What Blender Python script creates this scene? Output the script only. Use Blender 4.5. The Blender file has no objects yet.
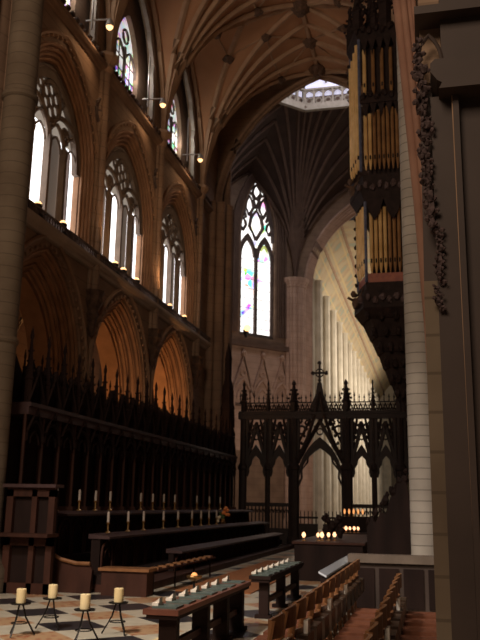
import bpy, bmesh, math, random
from mathutils import Vector, Matrix
random.seed(7)
C = bpy.context.scene.collection
PI = math.pi
# ------------------------------------------------------------------ camera, world, light, exposure
F = 800.0
Yc = Vector((192, -188, -F)).normalized()
Zc = Vector((60, 3466, -F)); Zc = (Zc - Yc*Zc.dot(Yc)).normalized()
Xc = Yc.cross(Zc)
R = Matrix((Xc, Yc, Zc))
cd = bpy.data.cameras.new('camera'); cam = bpy.data.objects.new('camera', cd); C.objects.link(cam)
cd.sensor_fit = 'VERTICAL'; cd.sensor_height = 36.0; cd.lens = F/640*36.0
cd.clip_end = 600
cd.dof.use_dof = True; cd.dof.focus_distance = 5.0; cd.dof.aperture_fstop = 5.6
cam.matrix_world = Matrix.Translation((0, 0, 1.6)) @ R.to_4x4()
sc = bpy.context.scene; sc.camera = cam
sc.view_settings.view_transform = 'Standard'; sc.view_settings.look = 'None'
sc.view_settings.gamma = 1.0; sc.view_settings.use_curve_mapping = False
sc.view_settings.exposure = 0.0
w = bpy.data.worlds.new('world'); sc.world = w; w.use_nodes = True
w.node_tree.nodes['Background'].inputs[0].default_value = (1.0, 0.86, 0.74, 1)
w.node_tree.nodes['Background'].inputs[1].default_value = 0.027
def light(name, kind, loc, energy, col, size=1.0, sizey=None, target=None, spot=None, blend=.6):
    l = bpy.data.lights.new(name, kind); l.energy = energy; l.color = col
    if kind == 'AREA':
        l.size = size
        if sizey: l.shape = 'RECTANGLE'; l.size_y = sizey
    elif kind == 'SPOT':
        l.spot_size = math.radians(spot or 60); l.spot_blend = blend; l.shadow_soft_size = size
    else: l.shadow_soft_size = size
    o = bpy.data.objects.new(name, l); C.objects.link(o); o.location = loc
    if target is not None:
        o.rotation_euler = (Vector(target) - Vector(loc)).to_track_quat('-Z', 'Y').to_euler()
    return o
WARM = (1, .62, .32); DAY = (1, .96, .92)
light('east_window_light', 'AREA', (-4.5, -8, 13), 1850, (1, .78, .58), 7, 8, (-6.5, 20, 17))
light('added_floor_spot', 'SPOT', (-5.5, 3.0, 9.5), 4600, (1, .90, .80), .5, target=(-2.9, 12.2, 0), spot=54, blend=1.0)  # unseen spot added to brighten the foreground floor and desks
light('nave_daylight', 'AREA', (-1.2, 92, 12), 5200, (1, .93, .82), 60, 9, (-8.2, 92, 11.5))
light('nave_ceiling_light', 'AREA', (-4.4, 90, 12), 560, (1, .86, .66), 5, 60, (-4.4, 90.01, 22))
light('octagon_daylight', 'AREA', (-4.6, 43, 31), 800, (.95, .95, 1), 6, 6, (-6, 46, 0))
light('octagon_fill', 'POINT', (-6.2, 49.0, 6.5), 420, (1, .78, .60), 1.5)

# ------------------------------------------------------------------ materials
def new_mat(name):
    m = bpy.data.materials.new(name); m.use_nodes = True
    nt = m.node_tree; return m, nt, nt.nodes['Principled BSDF']
def ramp(nt, fac, stops):
    r = nt.nodes.new('ShaderNodeValToRGB'); e = r.color_ramp.elements
    while len(e) < len(stops): e.new(.5)
    for k, (p, c) in enumerate(stops): e[k].position = p; e[k].color = (*c, 1)
    nt.links.new(fac, r.inputs[0]); return r.outputs[0]
def coords(nt, scale=(1,1,1)):
    t = nt.nodes.new('ShaderNodeTexCoord'); g = nt.nodes.new('ShaderNodeNewGeometry')
    mp = nt.nodes.new('ShaderNodeMapping'); mp.inputs['Scale'].default_value = scale
    nt.links.new(g.outputs['Position'], mp.inputs[0]); return mp.outputs[0]
def mixc(nt, fac, a, b, mode='MIX'):
    n = nt.nodes.new('ShaderNodeMix'); n.data_type = 'RGBA'; n.blend_type = mode
    for s, v in ((0, fac), (6, a), (7, b)):
        if isinstance(v, (int, float)): n.inputs[s].default_value = v
        elif isinstance(v, tuple): n.inputs[s].default_value = (*v, 1)
        else: nt.links.new(v, n.inputs[s])
    return n.outputs[2]
def math_n(nt, op, a, b=None, c=None):
    n = nt.nodes.new('ShaderNodeMath'); n.operation = op
    for k, v in enumerate((a, b, c)):
        if v is None: continue
        if isinstance(v, (int, float)): n.inputs[k].default_value = v
        else: nt.links.new(v, n.inputs[k])
    return n.outputs[0]
def noise_mat(name, c1, c2, scale=2.0, rough=.85, bump=.15, metal=0, stretch=(1,1,1), spec=.3):
    m, nt, b = new_mat(name)
    co = coords(nt, stretch)
    n = nt.nodes.new('ShaderNodeTexNoise'); n.inputs['Scale'].default_value = scale; n.inputs['Detail'].default_value = 6
    nt.links.new(co, n.inputs[0])
    nt.links.new(ramp(nt, n.outputs[0], [(.3, c1), (.7, c2)]), b.inputs['Base Color'])
    b.inputs['Roughness'].default_value = rough; b.inputs['Metallic'].default_value = metal
    b.inputs['Specular IOR Level'].default_value = spec
    if bump:
        bp = nt.nodes.new('ShaderNodeBump'); bp.inputs['Strength'].default_value = bump; bp.inputs['Distance'].default_value = .05
        nt.links.new(n.outputs[0], bp.inputs['Height']); nt.links.new(bp.outputs[0], b.inputs['Normal'])
    return m
def stone_mat(name, c1, c2, joint=.75, course=.42, js=.82):
    """ashlar: noise-varied stone with thin darker bed joints every course"""
    m, nt, b = new_mat(name)
    co = coords(nt)
    n = nt.nodes.new('ShaderNodeTexNoise'); n.inputs['Scale'].default_value = 1.3; n.inputs['Detail'].default_value = 7
    nt.links.new(co, n.inputs[0])
    base = ramp(nt, n.outputs[0], [(.32, c1), (.68, c2)])
    sp = nt.nodes.new('ShaderNodeSeparateXYZ'); nt.links.new(co, sp.inputs[0])
    fr = math_n(nt, 'FRACT', math_n(nt, 'DIVIDE', sp.outputs[2], course))
    ln = math_n(nt, 'LESS_THAN', fr, .08)
    f = math_n(nt, 'MULTIPLY', ln, joint)
    nt.links.new(mixc(nt, f, base, tuple(js*.5*v for v in c1)), b.inputs['Base Color'])
    b.inputs['Roughness'].default_value = .88; b.inputs['Specular IOR Level'].default_value = .2
    bp = nt.nodes.new('ShaderNodeBump'); bp.inputs['Strength'].default_value = .2; bp.inputs['Distance'].default_value = .04
    nt.links.new(n.outputs[0], bp.inputs['Height']); nt.links.new(bp.outputs[0], b.inputs['Normal'])
    return m
def emis_mat(name, col, s):
    m, nt, b = new_mat(name)
    b.inputs['Base Color'].default_value = (*col, 1); b.inputs['Emission Color'].default_value = (*col, 1)
    b.inputs['Emission Strength'].default_value = s; return m
M = {}
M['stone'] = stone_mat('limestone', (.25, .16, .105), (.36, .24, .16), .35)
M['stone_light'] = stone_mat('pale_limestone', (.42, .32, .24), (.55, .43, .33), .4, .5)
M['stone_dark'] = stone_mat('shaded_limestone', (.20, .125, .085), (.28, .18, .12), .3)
M['moulding'] = noise_mat('arch_moulding_stone', (.28, .155, .088), (.42, .24, .14), 2.2)
M['web'] = noise_mat('vault_web_plaster', (.36, .185, .10), (.46, .25, .14), .8)
M['rib'] = noise_mat('vault_rib_stone', (.30, .185, .115), (.41, .26, .165), 2.5)
M['boss'] = noise_mat('carved_boss', (.06, .035, .025), (.14, .08, .05), 9)
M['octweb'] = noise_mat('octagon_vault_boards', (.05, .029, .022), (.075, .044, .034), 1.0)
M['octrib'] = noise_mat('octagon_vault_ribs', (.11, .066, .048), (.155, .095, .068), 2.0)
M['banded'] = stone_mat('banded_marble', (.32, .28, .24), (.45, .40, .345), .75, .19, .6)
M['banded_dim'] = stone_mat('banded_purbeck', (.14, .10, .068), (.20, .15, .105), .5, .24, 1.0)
M['pink'] = noise_mat('pink_moulding_stone', (.28, .145, .10), (.38, .21, .145), 1.5)
M['pier_dark'] = noise_mat('dark_purbeck_marble', (.055, .037, .030), (.08, .054, .044), 1.2, rough=.6)
M['foliage'] = noise_mat('carved_foliage_stone', (.05, .032, .03), (.13, .085, .08), 30)
M['wood'] = noise_mat('dark_oak', (.014, .008, .007), (.030, .016, .013), 3, rough=.7, spec=.12, stretch=(1, 1, .2), bump=.1)
M['wood_red'] = noise_mat('reddish_oak', (.040, .017, .012), (.075, .030, .020), 4, rough=.6, spec=.15, stretch=(1, 1, .25))
M['wood_cornice'] = noise_mat('paler_oak', (.055, .030, .030), (.085, .048, .046), 3, rough=.45)  # paler, slightly purple oak for the cornice and desk tops
M['desk_wood'] = noise_mat('red_brown_desk_wood', (.13, .045, .028), (.20, .075, .045), 4, rough=.4, stretch=(1, .25, 1))
M['screen'] = noise_mat('screen_oak', (.016, .010, .010), (.03, .018, .015), 5, rough=.6)
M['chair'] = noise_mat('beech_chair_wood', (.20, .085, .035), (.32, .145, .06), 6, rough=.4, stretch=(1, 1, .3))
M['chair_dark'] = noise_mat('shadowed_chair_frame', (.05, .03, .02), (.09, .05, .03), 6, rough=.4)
M['seat'] = noise_mat('red_brown_seat', (.17, .058, .03), (.24, .085, .042), 14, rough=.7)
M['gilt'] = noise_mat('gilded_pipe_metal', (.70, .42, .16), (.92, .62, .28), 3, rough=.35, metal=.35, bump=.03)
M['gilt_shaded'] = noise_mat('shaded_gilt_pipe_metal', (.22, .11, .05), (.38, .20, .08), 3, rough=.4, metal=.4, bump=.03)  # darker gilt copy: shade on the front pipes put into the colour
M['case'] = noise_mat('organ_case_oak', (.016, .010, .009), (.034, .020, .017), 6, rough=.7, spec=.12)
M['case_blue'] = noise_mat('painted_case_blue', (.05, .06, .10), (.13, .13, .18), 8, rough=.5)
M['redpaint'] = noise_mat('red_case_paint', (.22, .05, .03), (.32, .09, .04), 8, rough=.5)
M['iron'] = noise_mat('black_iron', (.015, .013, .012), (.03, .026, .024), 8, rough=.4, metal=.6)
M['steel'] = noise_mat('pale_lamp_bracket', (.35, .32, .30), (.5, .46, .42), 8, rough=.4, metal=.3)
M['wax'] = noise_mat('cream_wax', (.80, .60, .30), (.92, .74, .42), 5, rough=.5, bump=0)
M['wax_white'] = noise_mat('white_wax', (.42, .35, .30), (.55, .46, .39), 5, rough=.4, bump=0)
M['brass'] = noise_mat('brass', (.45, .26, .10), (.6, .38, .16), 6, rough=.3, metal=.9, bump=0)
M['book'] = noise_mat('green_grey_book_cover', (.07, .10, .09), (.12, .15, .13), 8, rough=.45)
M['paper'] = noise_mat('paper_pages', (.75, .66, .55), (.88, .80, .70), 8, rough=.7, bump=0)
M['painted_sheen'] = noise_mat('desk_top_painted_sheen', (.74, .80, .92), (.84, .89, .97), 2, rough=.12, bump=0, spec=.8)  # daylight reflected on the desk top, painted as a white-blue base colour
M['carpet'] = noise_mat('rust_carpet', (.30, .11, .04), (.42, .17, .065), 10, rough=.95)
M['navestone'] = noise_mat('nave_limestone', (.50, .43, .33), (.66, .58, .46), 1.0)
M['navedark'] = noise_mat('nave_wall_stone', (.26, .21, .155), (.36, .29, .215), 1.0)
M['pinkwall'] = stone_mat('blind_arcade_stone', (.42, .27, .20), (.54, .36, .27), .3)
M['lead'] = noise_mat('tracery_stone', (.10, .07, .06), (.18, .13, .11), 4)
M['tracery'] = noise_mat('pale_tracery_stone', (.34, .29, .25), (.50, .44, .38), 3)
M['tracery_dark'] = noise_mat('grey_tracery_stone', (.15, .115, .09), (.22, .17, .135), 3)
M['white_stone'] = noise_mat('white_lantern_stone', (.30, .25, .20), (.42, .35, .28), 3)
M['day'] = emis_mat('daylit_clear_glass', (1, .985, 1), 2.6)
M['wall_glow'] = emis_mat('wall_glow_pane', (.36, .30, .25), .18)  # faint emission painted in for the dull lit wall seen through the window
M['lantern_glass'] = emis_mat('lantern_daylight_glass', (.66, .64, .80), .8)
M['flame'] = emis_mat('lit_bulb', (1, .52, .26), 2.4)
M['flame_soft'] = emis_mat('glowing_lamp_glass', (1, .42, .14), 1.0)
M['bulb'] = emis_mat('spotlight_bulb', (1, .56, .24), 2.6)
M['flower_orange'] = noise_mat('orange_petals', (.75, .22, .06), (.9, .36, .12), 20, rough=.7)
M['flower_white'] = noise_mat('cream_petals', (.8, .68, .48), (.9, .82, .64), 20, rough=.7)
M['green'] = noise_mat('green_stems', (.07, .13, .05), (.13, .2, .08), 20, rough=.7)
M['darkcloth'] = noise_mat('dark_upholstery', (.02, .018, .022), (.045, .04, .045), 12, rough=.9)
def stained(name, s, sat, scale):
    m, nt, b = new_mat(name)
    co = coords(nt)
    v = nt.nodes.new('ShaderNodeTexVoronoi'); v.inputs['Scale'].default_value = scale; nt.links.new(co, v.inputs['Vector'])
    hs = nt.nodes.new('ShaderNodeHueSaturation'); hs.inputs['Saturation'].default_value = .95; hs.inputs['Value'].default_value = 1.1
    nt.links.new(v.outputs['Color'], hs.inputs['Color'])
    n = nt.nodes.new('ShaderNodeTexNoise'); n.inputs['Scale'].default_value = scale*.22; nt.links.new(co, n.inputs[0])
    f = ramp(nt, n.outputs[0], [(sat[0], (0, 0, 0)), (sat[1], (1, 1, 1))])
    col = mixc(nt, f, (.95, .93, .90), hs.outputs[0])
    nt.links.new(col, b.inputs['Emission Color']); nt.links.new(col, b.inputs['Base Color'])
    b.inputs['Emission Strength'].default_value = s; return m
M['stained_oct'] = stained('painted_glass_pale', 1.6, (.57, .63), 2.2)
M['stained_cl'] = stained('painted_glass_colourful', .8, (.36, .6), 7)
def floor_mat():
    m, nt, b = new_mat('lozenge_marble_floor')
    co = coords(nt); sp = nt.nodes.new('ShaderNodeSeparateXYZ'); nt.links.new(co, sp.inputs[0])
    s = .74
    u = math_n(nt, 'DIVIDE', math_n(nt, 'ADD', sp.outputs[0], sp.outputs[1]), s*1.4142)
    v = math_n(nt, 'DIVIDE', math_n(nt, 'SUBTRACT', sp.outputs[0], sp.outputs[1]), s*1.4142)
    pu = math_n(nt, 'PINGPONG', math_n(nt, 'FLOOR', u), 1.0); pv = math_n(nt, 'PINGPONG', math_n(nt, 'FLOOR', v), 1.0)
    blk = math_n(nt, 'MULTIPLY', pu, pv)
    red = math_n(nt, 'MULTIPLY', math_n(nt, 'SUBTRACT', 1, pu), math_n(nt, 'SUBTRACT', 1, pv))
    n = nt.nodes.new('ShaderNodeTexNoise'); n.inputs['Scale'].default_value = 5; n.inputs['Detail'].default_value = 6; nt.links.new(co, n.inputs[0])
    cream = ramp(nt, n.outputs[0], [(.3, (.56, .49, .37)), (.7, (.74, .67, .53))])
    # encaustic red pattern in alternate squares
    v2 = nt.nodes.new('ShaderNodeTexVoronoi'); v2.inputs['Scale'].default_value = 9; nt.links.new(co, v2.inputs['Vector'])
    rc = ramp(nt, v2.outputs['Distance'], [(.25, (.42, .13, .06)), (.45, (.58, .36, .20))])
    c = mixc(nt, red, cream, rc); c = mixc(nt, blk, c, (.035, .032, .036))
    nt.links.new(c, b.inputs['Base Color']); b.inputs['Roughness'].default_value = .28
    return m
M['floor'] = floor_mat()
def nave_ceiling_mat():
    m, nt, b = new_mat('painted_boarded_ceiling')
    co = coords(nt); sp = nt.nodes.new('ShaderNodeSeparateXYZ'); nt.links.new(co, sp.inputs[0])
    v = nt.nodes.new('ShaderNodeTexVoronoi'); v.inputs['Scale'].default_value = .7; nt.links.new(co, v.inputs['Vector'])
    base = ramp(nt, v.outputs['Distance'], [(.25, (.33, .34, .25)), (.42, (.46, .32, .19)), (.6, (.48, .38, .24))])
    fz = math_n(nt, 'FRACT', math_n(nt, 'DIVIDE', sp.outputs[2], .9)); a = math_n(nt, 'LESS_THAN', fz, .15)
    fx = math_n(nt, 'FRACT', math_n(nt, 'DIVIDE', sp.outputs[1], 5.0)); c2 = math_n(nt, 'LESS_THAN', fx, .12)
    f = math_n(nt, 'MULTIPLY', math_n(nt, 'MAXIMUM', a, math_n(nt, 'MULTIPLY', c2, .5)), .7)
    nt.links.new(mixc(nt, f, base, (.62, .46, .22)), b.inputs['Base Color']); b.inputs['Roughness'].default_value = .9
    return m
M['naveceil'] = nave_ceiling_mat()

# ------------------------------------------------------------------ mesh helpers
def parch(a, h, n=9):
    """pointed arch (u, v) points from (-a,0) over (0,h) to (a,0)"""
    if h <= a*1.001: return [(-a*math.cos(PI*k/(2*n)), h*math.sin(PI*k/(2*n))) for k in range(2*n+1)]
    Rr = (a*a + h*h)/(2*a); cx = Rr - a; th = math.asin(min(1, h/Rr))
    L = [(cx - Rr*math.cos(th*k/n), Rr*math.sin(th*k/n)) for k in range(n+1)]
    return L + [(-x, y) for x, y in reversed(L[:-1])]
class MB:
    def __init__(s, xf=None): s.v = []; s.f = []; s.xf = xf or (lambda p: p)
    def add(s, vs, fs):
        b = len(s.v); s.v += [tuple(s.xf(p)) for p in vs]; s.f += [tuple(b+i for i in f) for f in fs]; return s
    def box(s, x0, x1, y0, y1, z0, z1):
        vs = [(x, y, z) for z in (z0, z1) for y in (y0, y1) for x in (x0, x1)]
        return s.add(vs, [(0,2,3,1),(4,5,7,6),(0,1,5,4),(2,6,7,3),(0,4,6,2),(1,3,7,5)])
    def prism(s, poly, w0, w1):
        """poly in (first, third) axes, extruded on the second"""
        n = len(poly); vs = [(x, w0, z) for x, z in poly] + [(x, w1, z) for x, z in poly]
        return s.add(vs, [tuple(range(n)), tuple(range(2*n-1, n-1, -1))] + [(i, i+n, (i+1)%n+n, (i+1)%n) for i in range(n)])
    def band(s, outer, inner, w0, w1):
        """solid band between two equal length open curves"""
        n = len(outer); vs = []
        for w_ in (w0, w1): vs += [(x, w_, z) for x, z in outer] + [(x, w_, z) for x, z in inner]
        fs = []
        for i in range(n-1):
            o, ii = i, n+i; O, I = 2*n+i, 3*n+i
            fs += [(o, o+1, ii+1, ii), (O, I, I+1, O+1), (o, O, O+1, o+1), (ii, ii+1, I+1, I)]
        fs += [(0, n, 3*n, 2*n), (n-1, 3*n-1, 4*n-1, 2*n-1)]
        return s.add(vs, fs)
    def tube(s, pts, r, n=6, r2=None):
        pts = [Vector(p) for p in pts]; vs = []; m = len(pts)
        for k, p in enumerate(pts):
            d = (pts[min(k+1, m-1)] - pts[max(k-1, 0)]).normalized()
            up = Vector((0, 0, 1)) if abs(d.z) < .9 else Vector((1, 0, 0))
            a = d.cross(up).normalized(); b = d.cross(a)
            rr = r if r2 is None else r + (r2 - r)*k/(m-1)
            if isinstance(r, (list, tuple)): rr = r[k]
            vs += [tuple(p + a*rr*math.cos(2*PI*j/n) + b*rr*math.sin(2*PI*j/n)) for j in range(n)]
        fs = [(k*n+j, k*n+(j+1)%n, (k+1)*n+(j+1)%n, (k+1)*n+j) for k in range(m-1) for j in range(n)]
        fs += [tuple(range(n-1, -1, -1)), tuple((m-1)*n+j for j in range(n))]
        return s.add(vs, fs)
    def lathe(s, c, prof, n=12):
        vs = []; m = len(prof)
        for r, z in prof: vs += [(c[0]+r*math.cos(2*PI*j/n), c[1]+r*math.sin(2*PI*j/n), c[2]+z) for j in range(n)]
        fs = [(k*n+j, k*n+(j+1)%n, (k+1)*n+(j+1)%n, (k+1)*n+j) for k in range(m-1) for j in range(n)]
        fs += [tuple(range(n-1, -1, -1)), tuple((m-1)*n+j for j in range(n))]
        return s.add(vs, fs)
    def blob(s, c, r, sz=1.0, n=7, jit=0):
        vs = [(c[0], c[1], c[2]-r*sz)]
        for a in (-.5, 0, .5):
            for j in range(n):
                q = r*(1 + random.uniform(-jit, jit))
                vs.append((c[0]+q*math.cos(a*PI*.66)*math.cos(2*PI*j/n), c[1]+q*math.cos(a*PI*.66)*math.sin(2*PI*j/n), c[2]+q*sz*math.sin(a*PI*.66)))
        vs.append((c[0], c[1], c[2]+r*sz)); t = len(vs)-1
        fs = [(0, 1+(j+1)%n, 1+j) for j in range(n)] + [(1+k*n+j, 1+k*n+(j+1)%n, 1+(k+1)*n+(j+1)%n, 1+(k+1)*n+j) for k in range(2) for j in range(n)]
        fs += [(t, 1+2*n+j, 1+2*n+(j+1)%n) for j in range(n)]
        return s.add(vs, fs)
    def build(s, name, mat, parent=None, smooth=False, kind=None):
        me = bpy.data.meshes.new(name); org = Vector((0, 0, 0))
        vs = s.v
        if parent is None and vs:
            org = Vector((sum(v[0] for v in vs)/len(vs), sum(v[1] for v in vs)/len(vs), min(v[2] for v in vs)))
            vs = [tuple(Vector(v)-org) for v in vs]
        elif parent is not None:
            q = origin_of(parent); vs = [tuple(Vector(v)-q) for v in vs]
        me.from_pydata(vs, [], s.f); me.materials.append(mat)
        bm = bmesh.new(); bm.from_mesh(me); bmesh.ops.recalc_face_normals(bm, faces=bm.faces); bm.to_mesh(me); bm.free()
        if smooth:
            for p in me.polygons: p.use_smooth = True
            me.set_sharp_from_angle(angle=math.radians(40))
        o = bpy.data.objects.new(name, me); C.objects.link(o)
        if parent is not None: o.parent = parent
        else: o.location = org
        if kind: o['kind'] = kind
        return o
def origin_of(o):
    p = Vector(o.location)
    while o.parent is not None: o = o.parent; p = p + Vector(o.location)
    return p
def thing(name, label, cat, loc=(0,0,0), group=None):
    o = bpy.data.objects.new(name, None); C.objects.link(o); o.location = loc; o.empty_display_size = .2
    o['label'] = label; o['category'] = cat
    if group: o['group'] = group
    return o
def tag(o, label, cat, group=None):
    o['label'] = label; o['category'] = cat
    if group: o['group'] = group
    return o
def struct(name, loc=(0,0,0)):
    o = bpy.data.objects.new(name, None); C.objects.link(o); o.location = loc; o['kind'] = 'structure'; return o
def dup(root, loc, label=None, group=None):
    r = root.copy(); C.objects.link(r); r.location = loc
    if label: r['label'] = label
    if group: r['group'] = group
    for ch in list(root.children):
        c = ch.copy(); C.objects.link(c); c.parent = r
        for g in list(ch.children):
            d = g.copy(); C.objects.link(d); d.parent = c
    return r
ORD = ['nearest', 'second nearest', 'third nearest', 'fourth nearest', 'fifth nearest', 'sixth nearest', 'seventh nearest', 'eighth nearest',
       'ninth nearest', 'tenth nearest', 'eleventh nearest', 'twelfth nearest', 'thirteenth nearest', 'fourteenth nearest', 'fifteenth nearest', 'sixteenth nearest', 'seventeenth nearest']
ORDL = ['leftmost', 'second from left', 'third from left', 'fourth from left', 'fifth from left', 'sixth from left', 'seventh from left', 'eighth from left',
        'ninth from left', 'tenth from left', 'eleventh from left', 'twelfth from left']
XW = -9.2                                   # face of the south choir wall
def south(p): return (XW - p[1], p[0], p[2])   # (along y, depth into wall, z)

# ------------------------------------------------------------------ floor
MB().add([(-18, -12, 0), (8, -12, 0), (8, 150, 0), (-18, 150, 0), (-18, -12, -.3), (8, -12, -.3), (8, 150, -.3), (-18, 150, -.3)],
         [(0,1,2,3),(7,6,5,4),(0,4,5,1),(1,5,6,2),(2,6,7,3),(3,7,4,0)]).build('floor', M['floor'], kind='structure')

# ------------------------------------------------------------------ south choir wall
def arch_wall(mb, u0, u1, v0, v1, uc, a, vs, h, w0, w1):
    """wall rectangle with a pointed opening down to v0"""
    pts = [(uc-a, v0)] + [(uc+x, vs+z) for x, z in parch(a, h)] + [(uc+a, v0)]
    n = len(pts); outer = []
    for i, (x, z) in enumerate(pts):
        if i == 0: outer.append((u0, v0))
        elif i == n-1: outer.append((u1, v0))
        else:
            t = (x-(uc-a))/(2*a); outer.append((u0+(u1-u0)*t, v1))
    # corners
    outer[1] = (u0, v1); outer[-2] = (u1, v1)
    mb.band(outer, pts, w0, w1)
def arch_order(mb, uc, a, v0, vs, h, t, w0, w1):
    """one projecting order: band of thickness t inside an arch of half width a"""
    o = [(uc-a, v0)] + [(uc+x, vs+z) for x, z in parch(a, h)] + [(uc+a, v0)]
    i = [(uc-a+t, v0)] + [(uc+x, vs+z) for x, z in parch(a-t, h-t*1.25)] + [(uc+a-t, v0)]
    mb.band(o, i, w0, w1)
def arch_roll(mb, uc, a, v0, vs, h, r, wd, n=6):
    mb.tube([(uc-a, wd, v0)] + [(uc+x, wd, vs+z) for x, z in parch(a, h)] + [(uc+a, wd, v0)], r, n)
BAYS = [17.75, 22.9, 28.1]; HB = 2.60
wl = struct('wall_left')
mb = MB(south)
for yc in BAYS:
    arch_wall(mb, yc-HB, yc+HB, 0, 8.25, yc, 2.25, 4.9, 3.0, 0, 1.3)
    arch_wall(mb, yc-HB, yc+HB, 8.25, 14.35, yc, 2.28, 10.7, 2.85, 0, .8)
    arch_wall(mb, yc-HB, yc+HB, 14.35, 21.6, yc, 2.0, 16.2, 3.2, 0, .3)
mb.box(30.7, 33.6, 0, 1.3, 0, 21.6)
mb.box(9.5, 15.15, 0, 1.3, 0, 21.6)
mb.build('masonry', M['stone'], wl)
for yc in BAYS:                                            # stepped orders of every arch
    mb = MB(south)
    for k, (t, w0) in enumerate(((.16, .12), (.30, .28), (.46, .46), (.62, .66))):
        arch_order(mb, yc, 2.26, 0, 4.9, 3.0, t, w0, w0+.3 if k < 3 else 1.25)
        arch_order(mb, yc, 2.29, 8.2, 10.7, 2.85, t*.68, w0*.38, w0*.38+.15 if k < 3 else .5)
    for k in range(4):
        arch_roll(mb, yc, 2.2-.15*k, 0, 4.9, 2.93-.19*k, .05, .1+.17*k)
        arch_roll(mb, yc, 2.25-.105*k, 8.2, 10.7, 2.8-.13*k, .05, .02+.06*k)
    mb.build('arch_moulding', M['moulding'], wl, smooth=True)
    mb = MB(south)                                         # carved diaper and hood of the arches
    for k in range(60):
        a = parch(2.4, 3.02, 30)[k]
        if k % 2 == 0:
            mb.box(yc+a[0]-.04, yc+a[0]+.04, -.05, .02, 10.7+a[1]-.04, 10.7+a[1]+.04)
            mb.box(yc+a[0]-.04, yc+a[0]+.04, -.05, .02, 4.9+a[1]-.04, 4.9+a[1]+.04)
    arch_roll(mb, yc, 2.5, 10.7, 10.7, 3.12, .06, -.03)
    arch_roll(mb, yc, 2.52, 4.9, 4.9, 3.3, .06, -.03)
    mb.build('hood_mould', M['rib'], wl)
for i, (yp, _) in enumerate(((15.1, 0), (20.32, 0), (25.5, 0), (30.7, 0))):   # wall shafts with corbel and capital
    mb = MB()
    for dy, dx, r in ((0, .10, .13), (-.17, .02, .08), (.17, .02, .08)):
        mb.lathe((XW+dx, yp+dy, 7.4), [(r, 0), (r, 7.3)], 10)
    mb.build('wall_shaft', M['stone'], wl, smooth=True)
    MB().lathe((XW+.1, yp, 6.1), [(.03, 0), (.12, .2), (.10, .4), (.2, .6), (.16, .75), (.3, 1.0), (.26, 1.15), (.34, 1.3)], 9).build('corbel', M['boss'], wl)
    MB().lathe((XW+.05, yp, 14.2), [(.18, 0), (.26, .15), (.22, .25), (.4, .45), (.4, .55)], 10).build('capital', M['rib'], wl)
    # roundel in the spandrel
    MB(south).lathe((0, 0, 0), [(0, 0)], 3)
    mb = MB(south); mb.tube([(yp+.42*math.cos(2*PI*k/12), -.02, 12.9+.42*math.sin(2*PI*k/12)) for k in range(13)], .06, 6)
    mb.tube([(yp+.2*math.cos(2*PI*k/6), -.02, 12.9+.2*math.sin(2*PI*k/6)) for k in range(7)], .08, 6)
    mb.build('roundel', M['lead'], wl)
# string courses: parapet over the arcade and clerestory ledge
def cornice(v, depth, h, y0, y1, mat):
    mb = MB(south)
    prof = [(0, 0), (-.25*depth, .05*h), (-.5*depth, .35*h), (-.75*depth, .45*h), (-depth, .7*h), (-depth, h), (0, h)]
    vs = [(y, p[0], v+p[1]) for y in (y0, y1) for p in prof]; n = len(prof)
    mb.add(vs, [tuple(range(n)), tuple(range(2*n-1, n-1, -1))] + [(k, k+n, (k+1) % n+n, (k+1) % n) for k in range(n)])
    mb.build('string_course', mat, wl)
cornice(8.0, .24, .3, 14.0, 32.6, M['stone_light']); cornice(14.15, .2, .25, 14.0, 32.6, M['stone_dark'])
mb = MB(south)
for k in range(120):
    y = 14.9+k*.146; mb.box(y-.035, y+.035, -.2, -.14, 8.3, 8.5)
mb.box(14.5, 32.4, -.22, -.12, 8.48, 8.54); mb.build('parapet', M['lead'], wl)
mb = MB(south)
for k in range(60):
    y = 14.9+k*.29; mb.lathe((y, -.12, 14.5), [(.07, 0), (.09, .08), (.03, .16)], 5)
mb.build('ledge_flowers', M['boss'], wl)
# aisle behind the arcade: far wall
mb = MB(); mb.box(-13.6, -13.2, 14, 34, 0, 9.0); mb.box(-13.4, -10.4, 14, 34, 8.2, 8.5)
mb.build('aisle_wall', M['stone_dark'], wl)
mb = MB()
for yp in (17.4, 20.0, 22.6, 25.2, 27.8, 30.4):
    mb.tube([(-13.1, yp, 0), (-13.1, yp, 5), (-12.8, yp, 6.8), (-12.1, yp, 7.9), (-11.4, yp, 8.3)], .13, 7)
mb.build('aisle_rib', M['stone_light'], wl, smooth=True)

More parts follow.
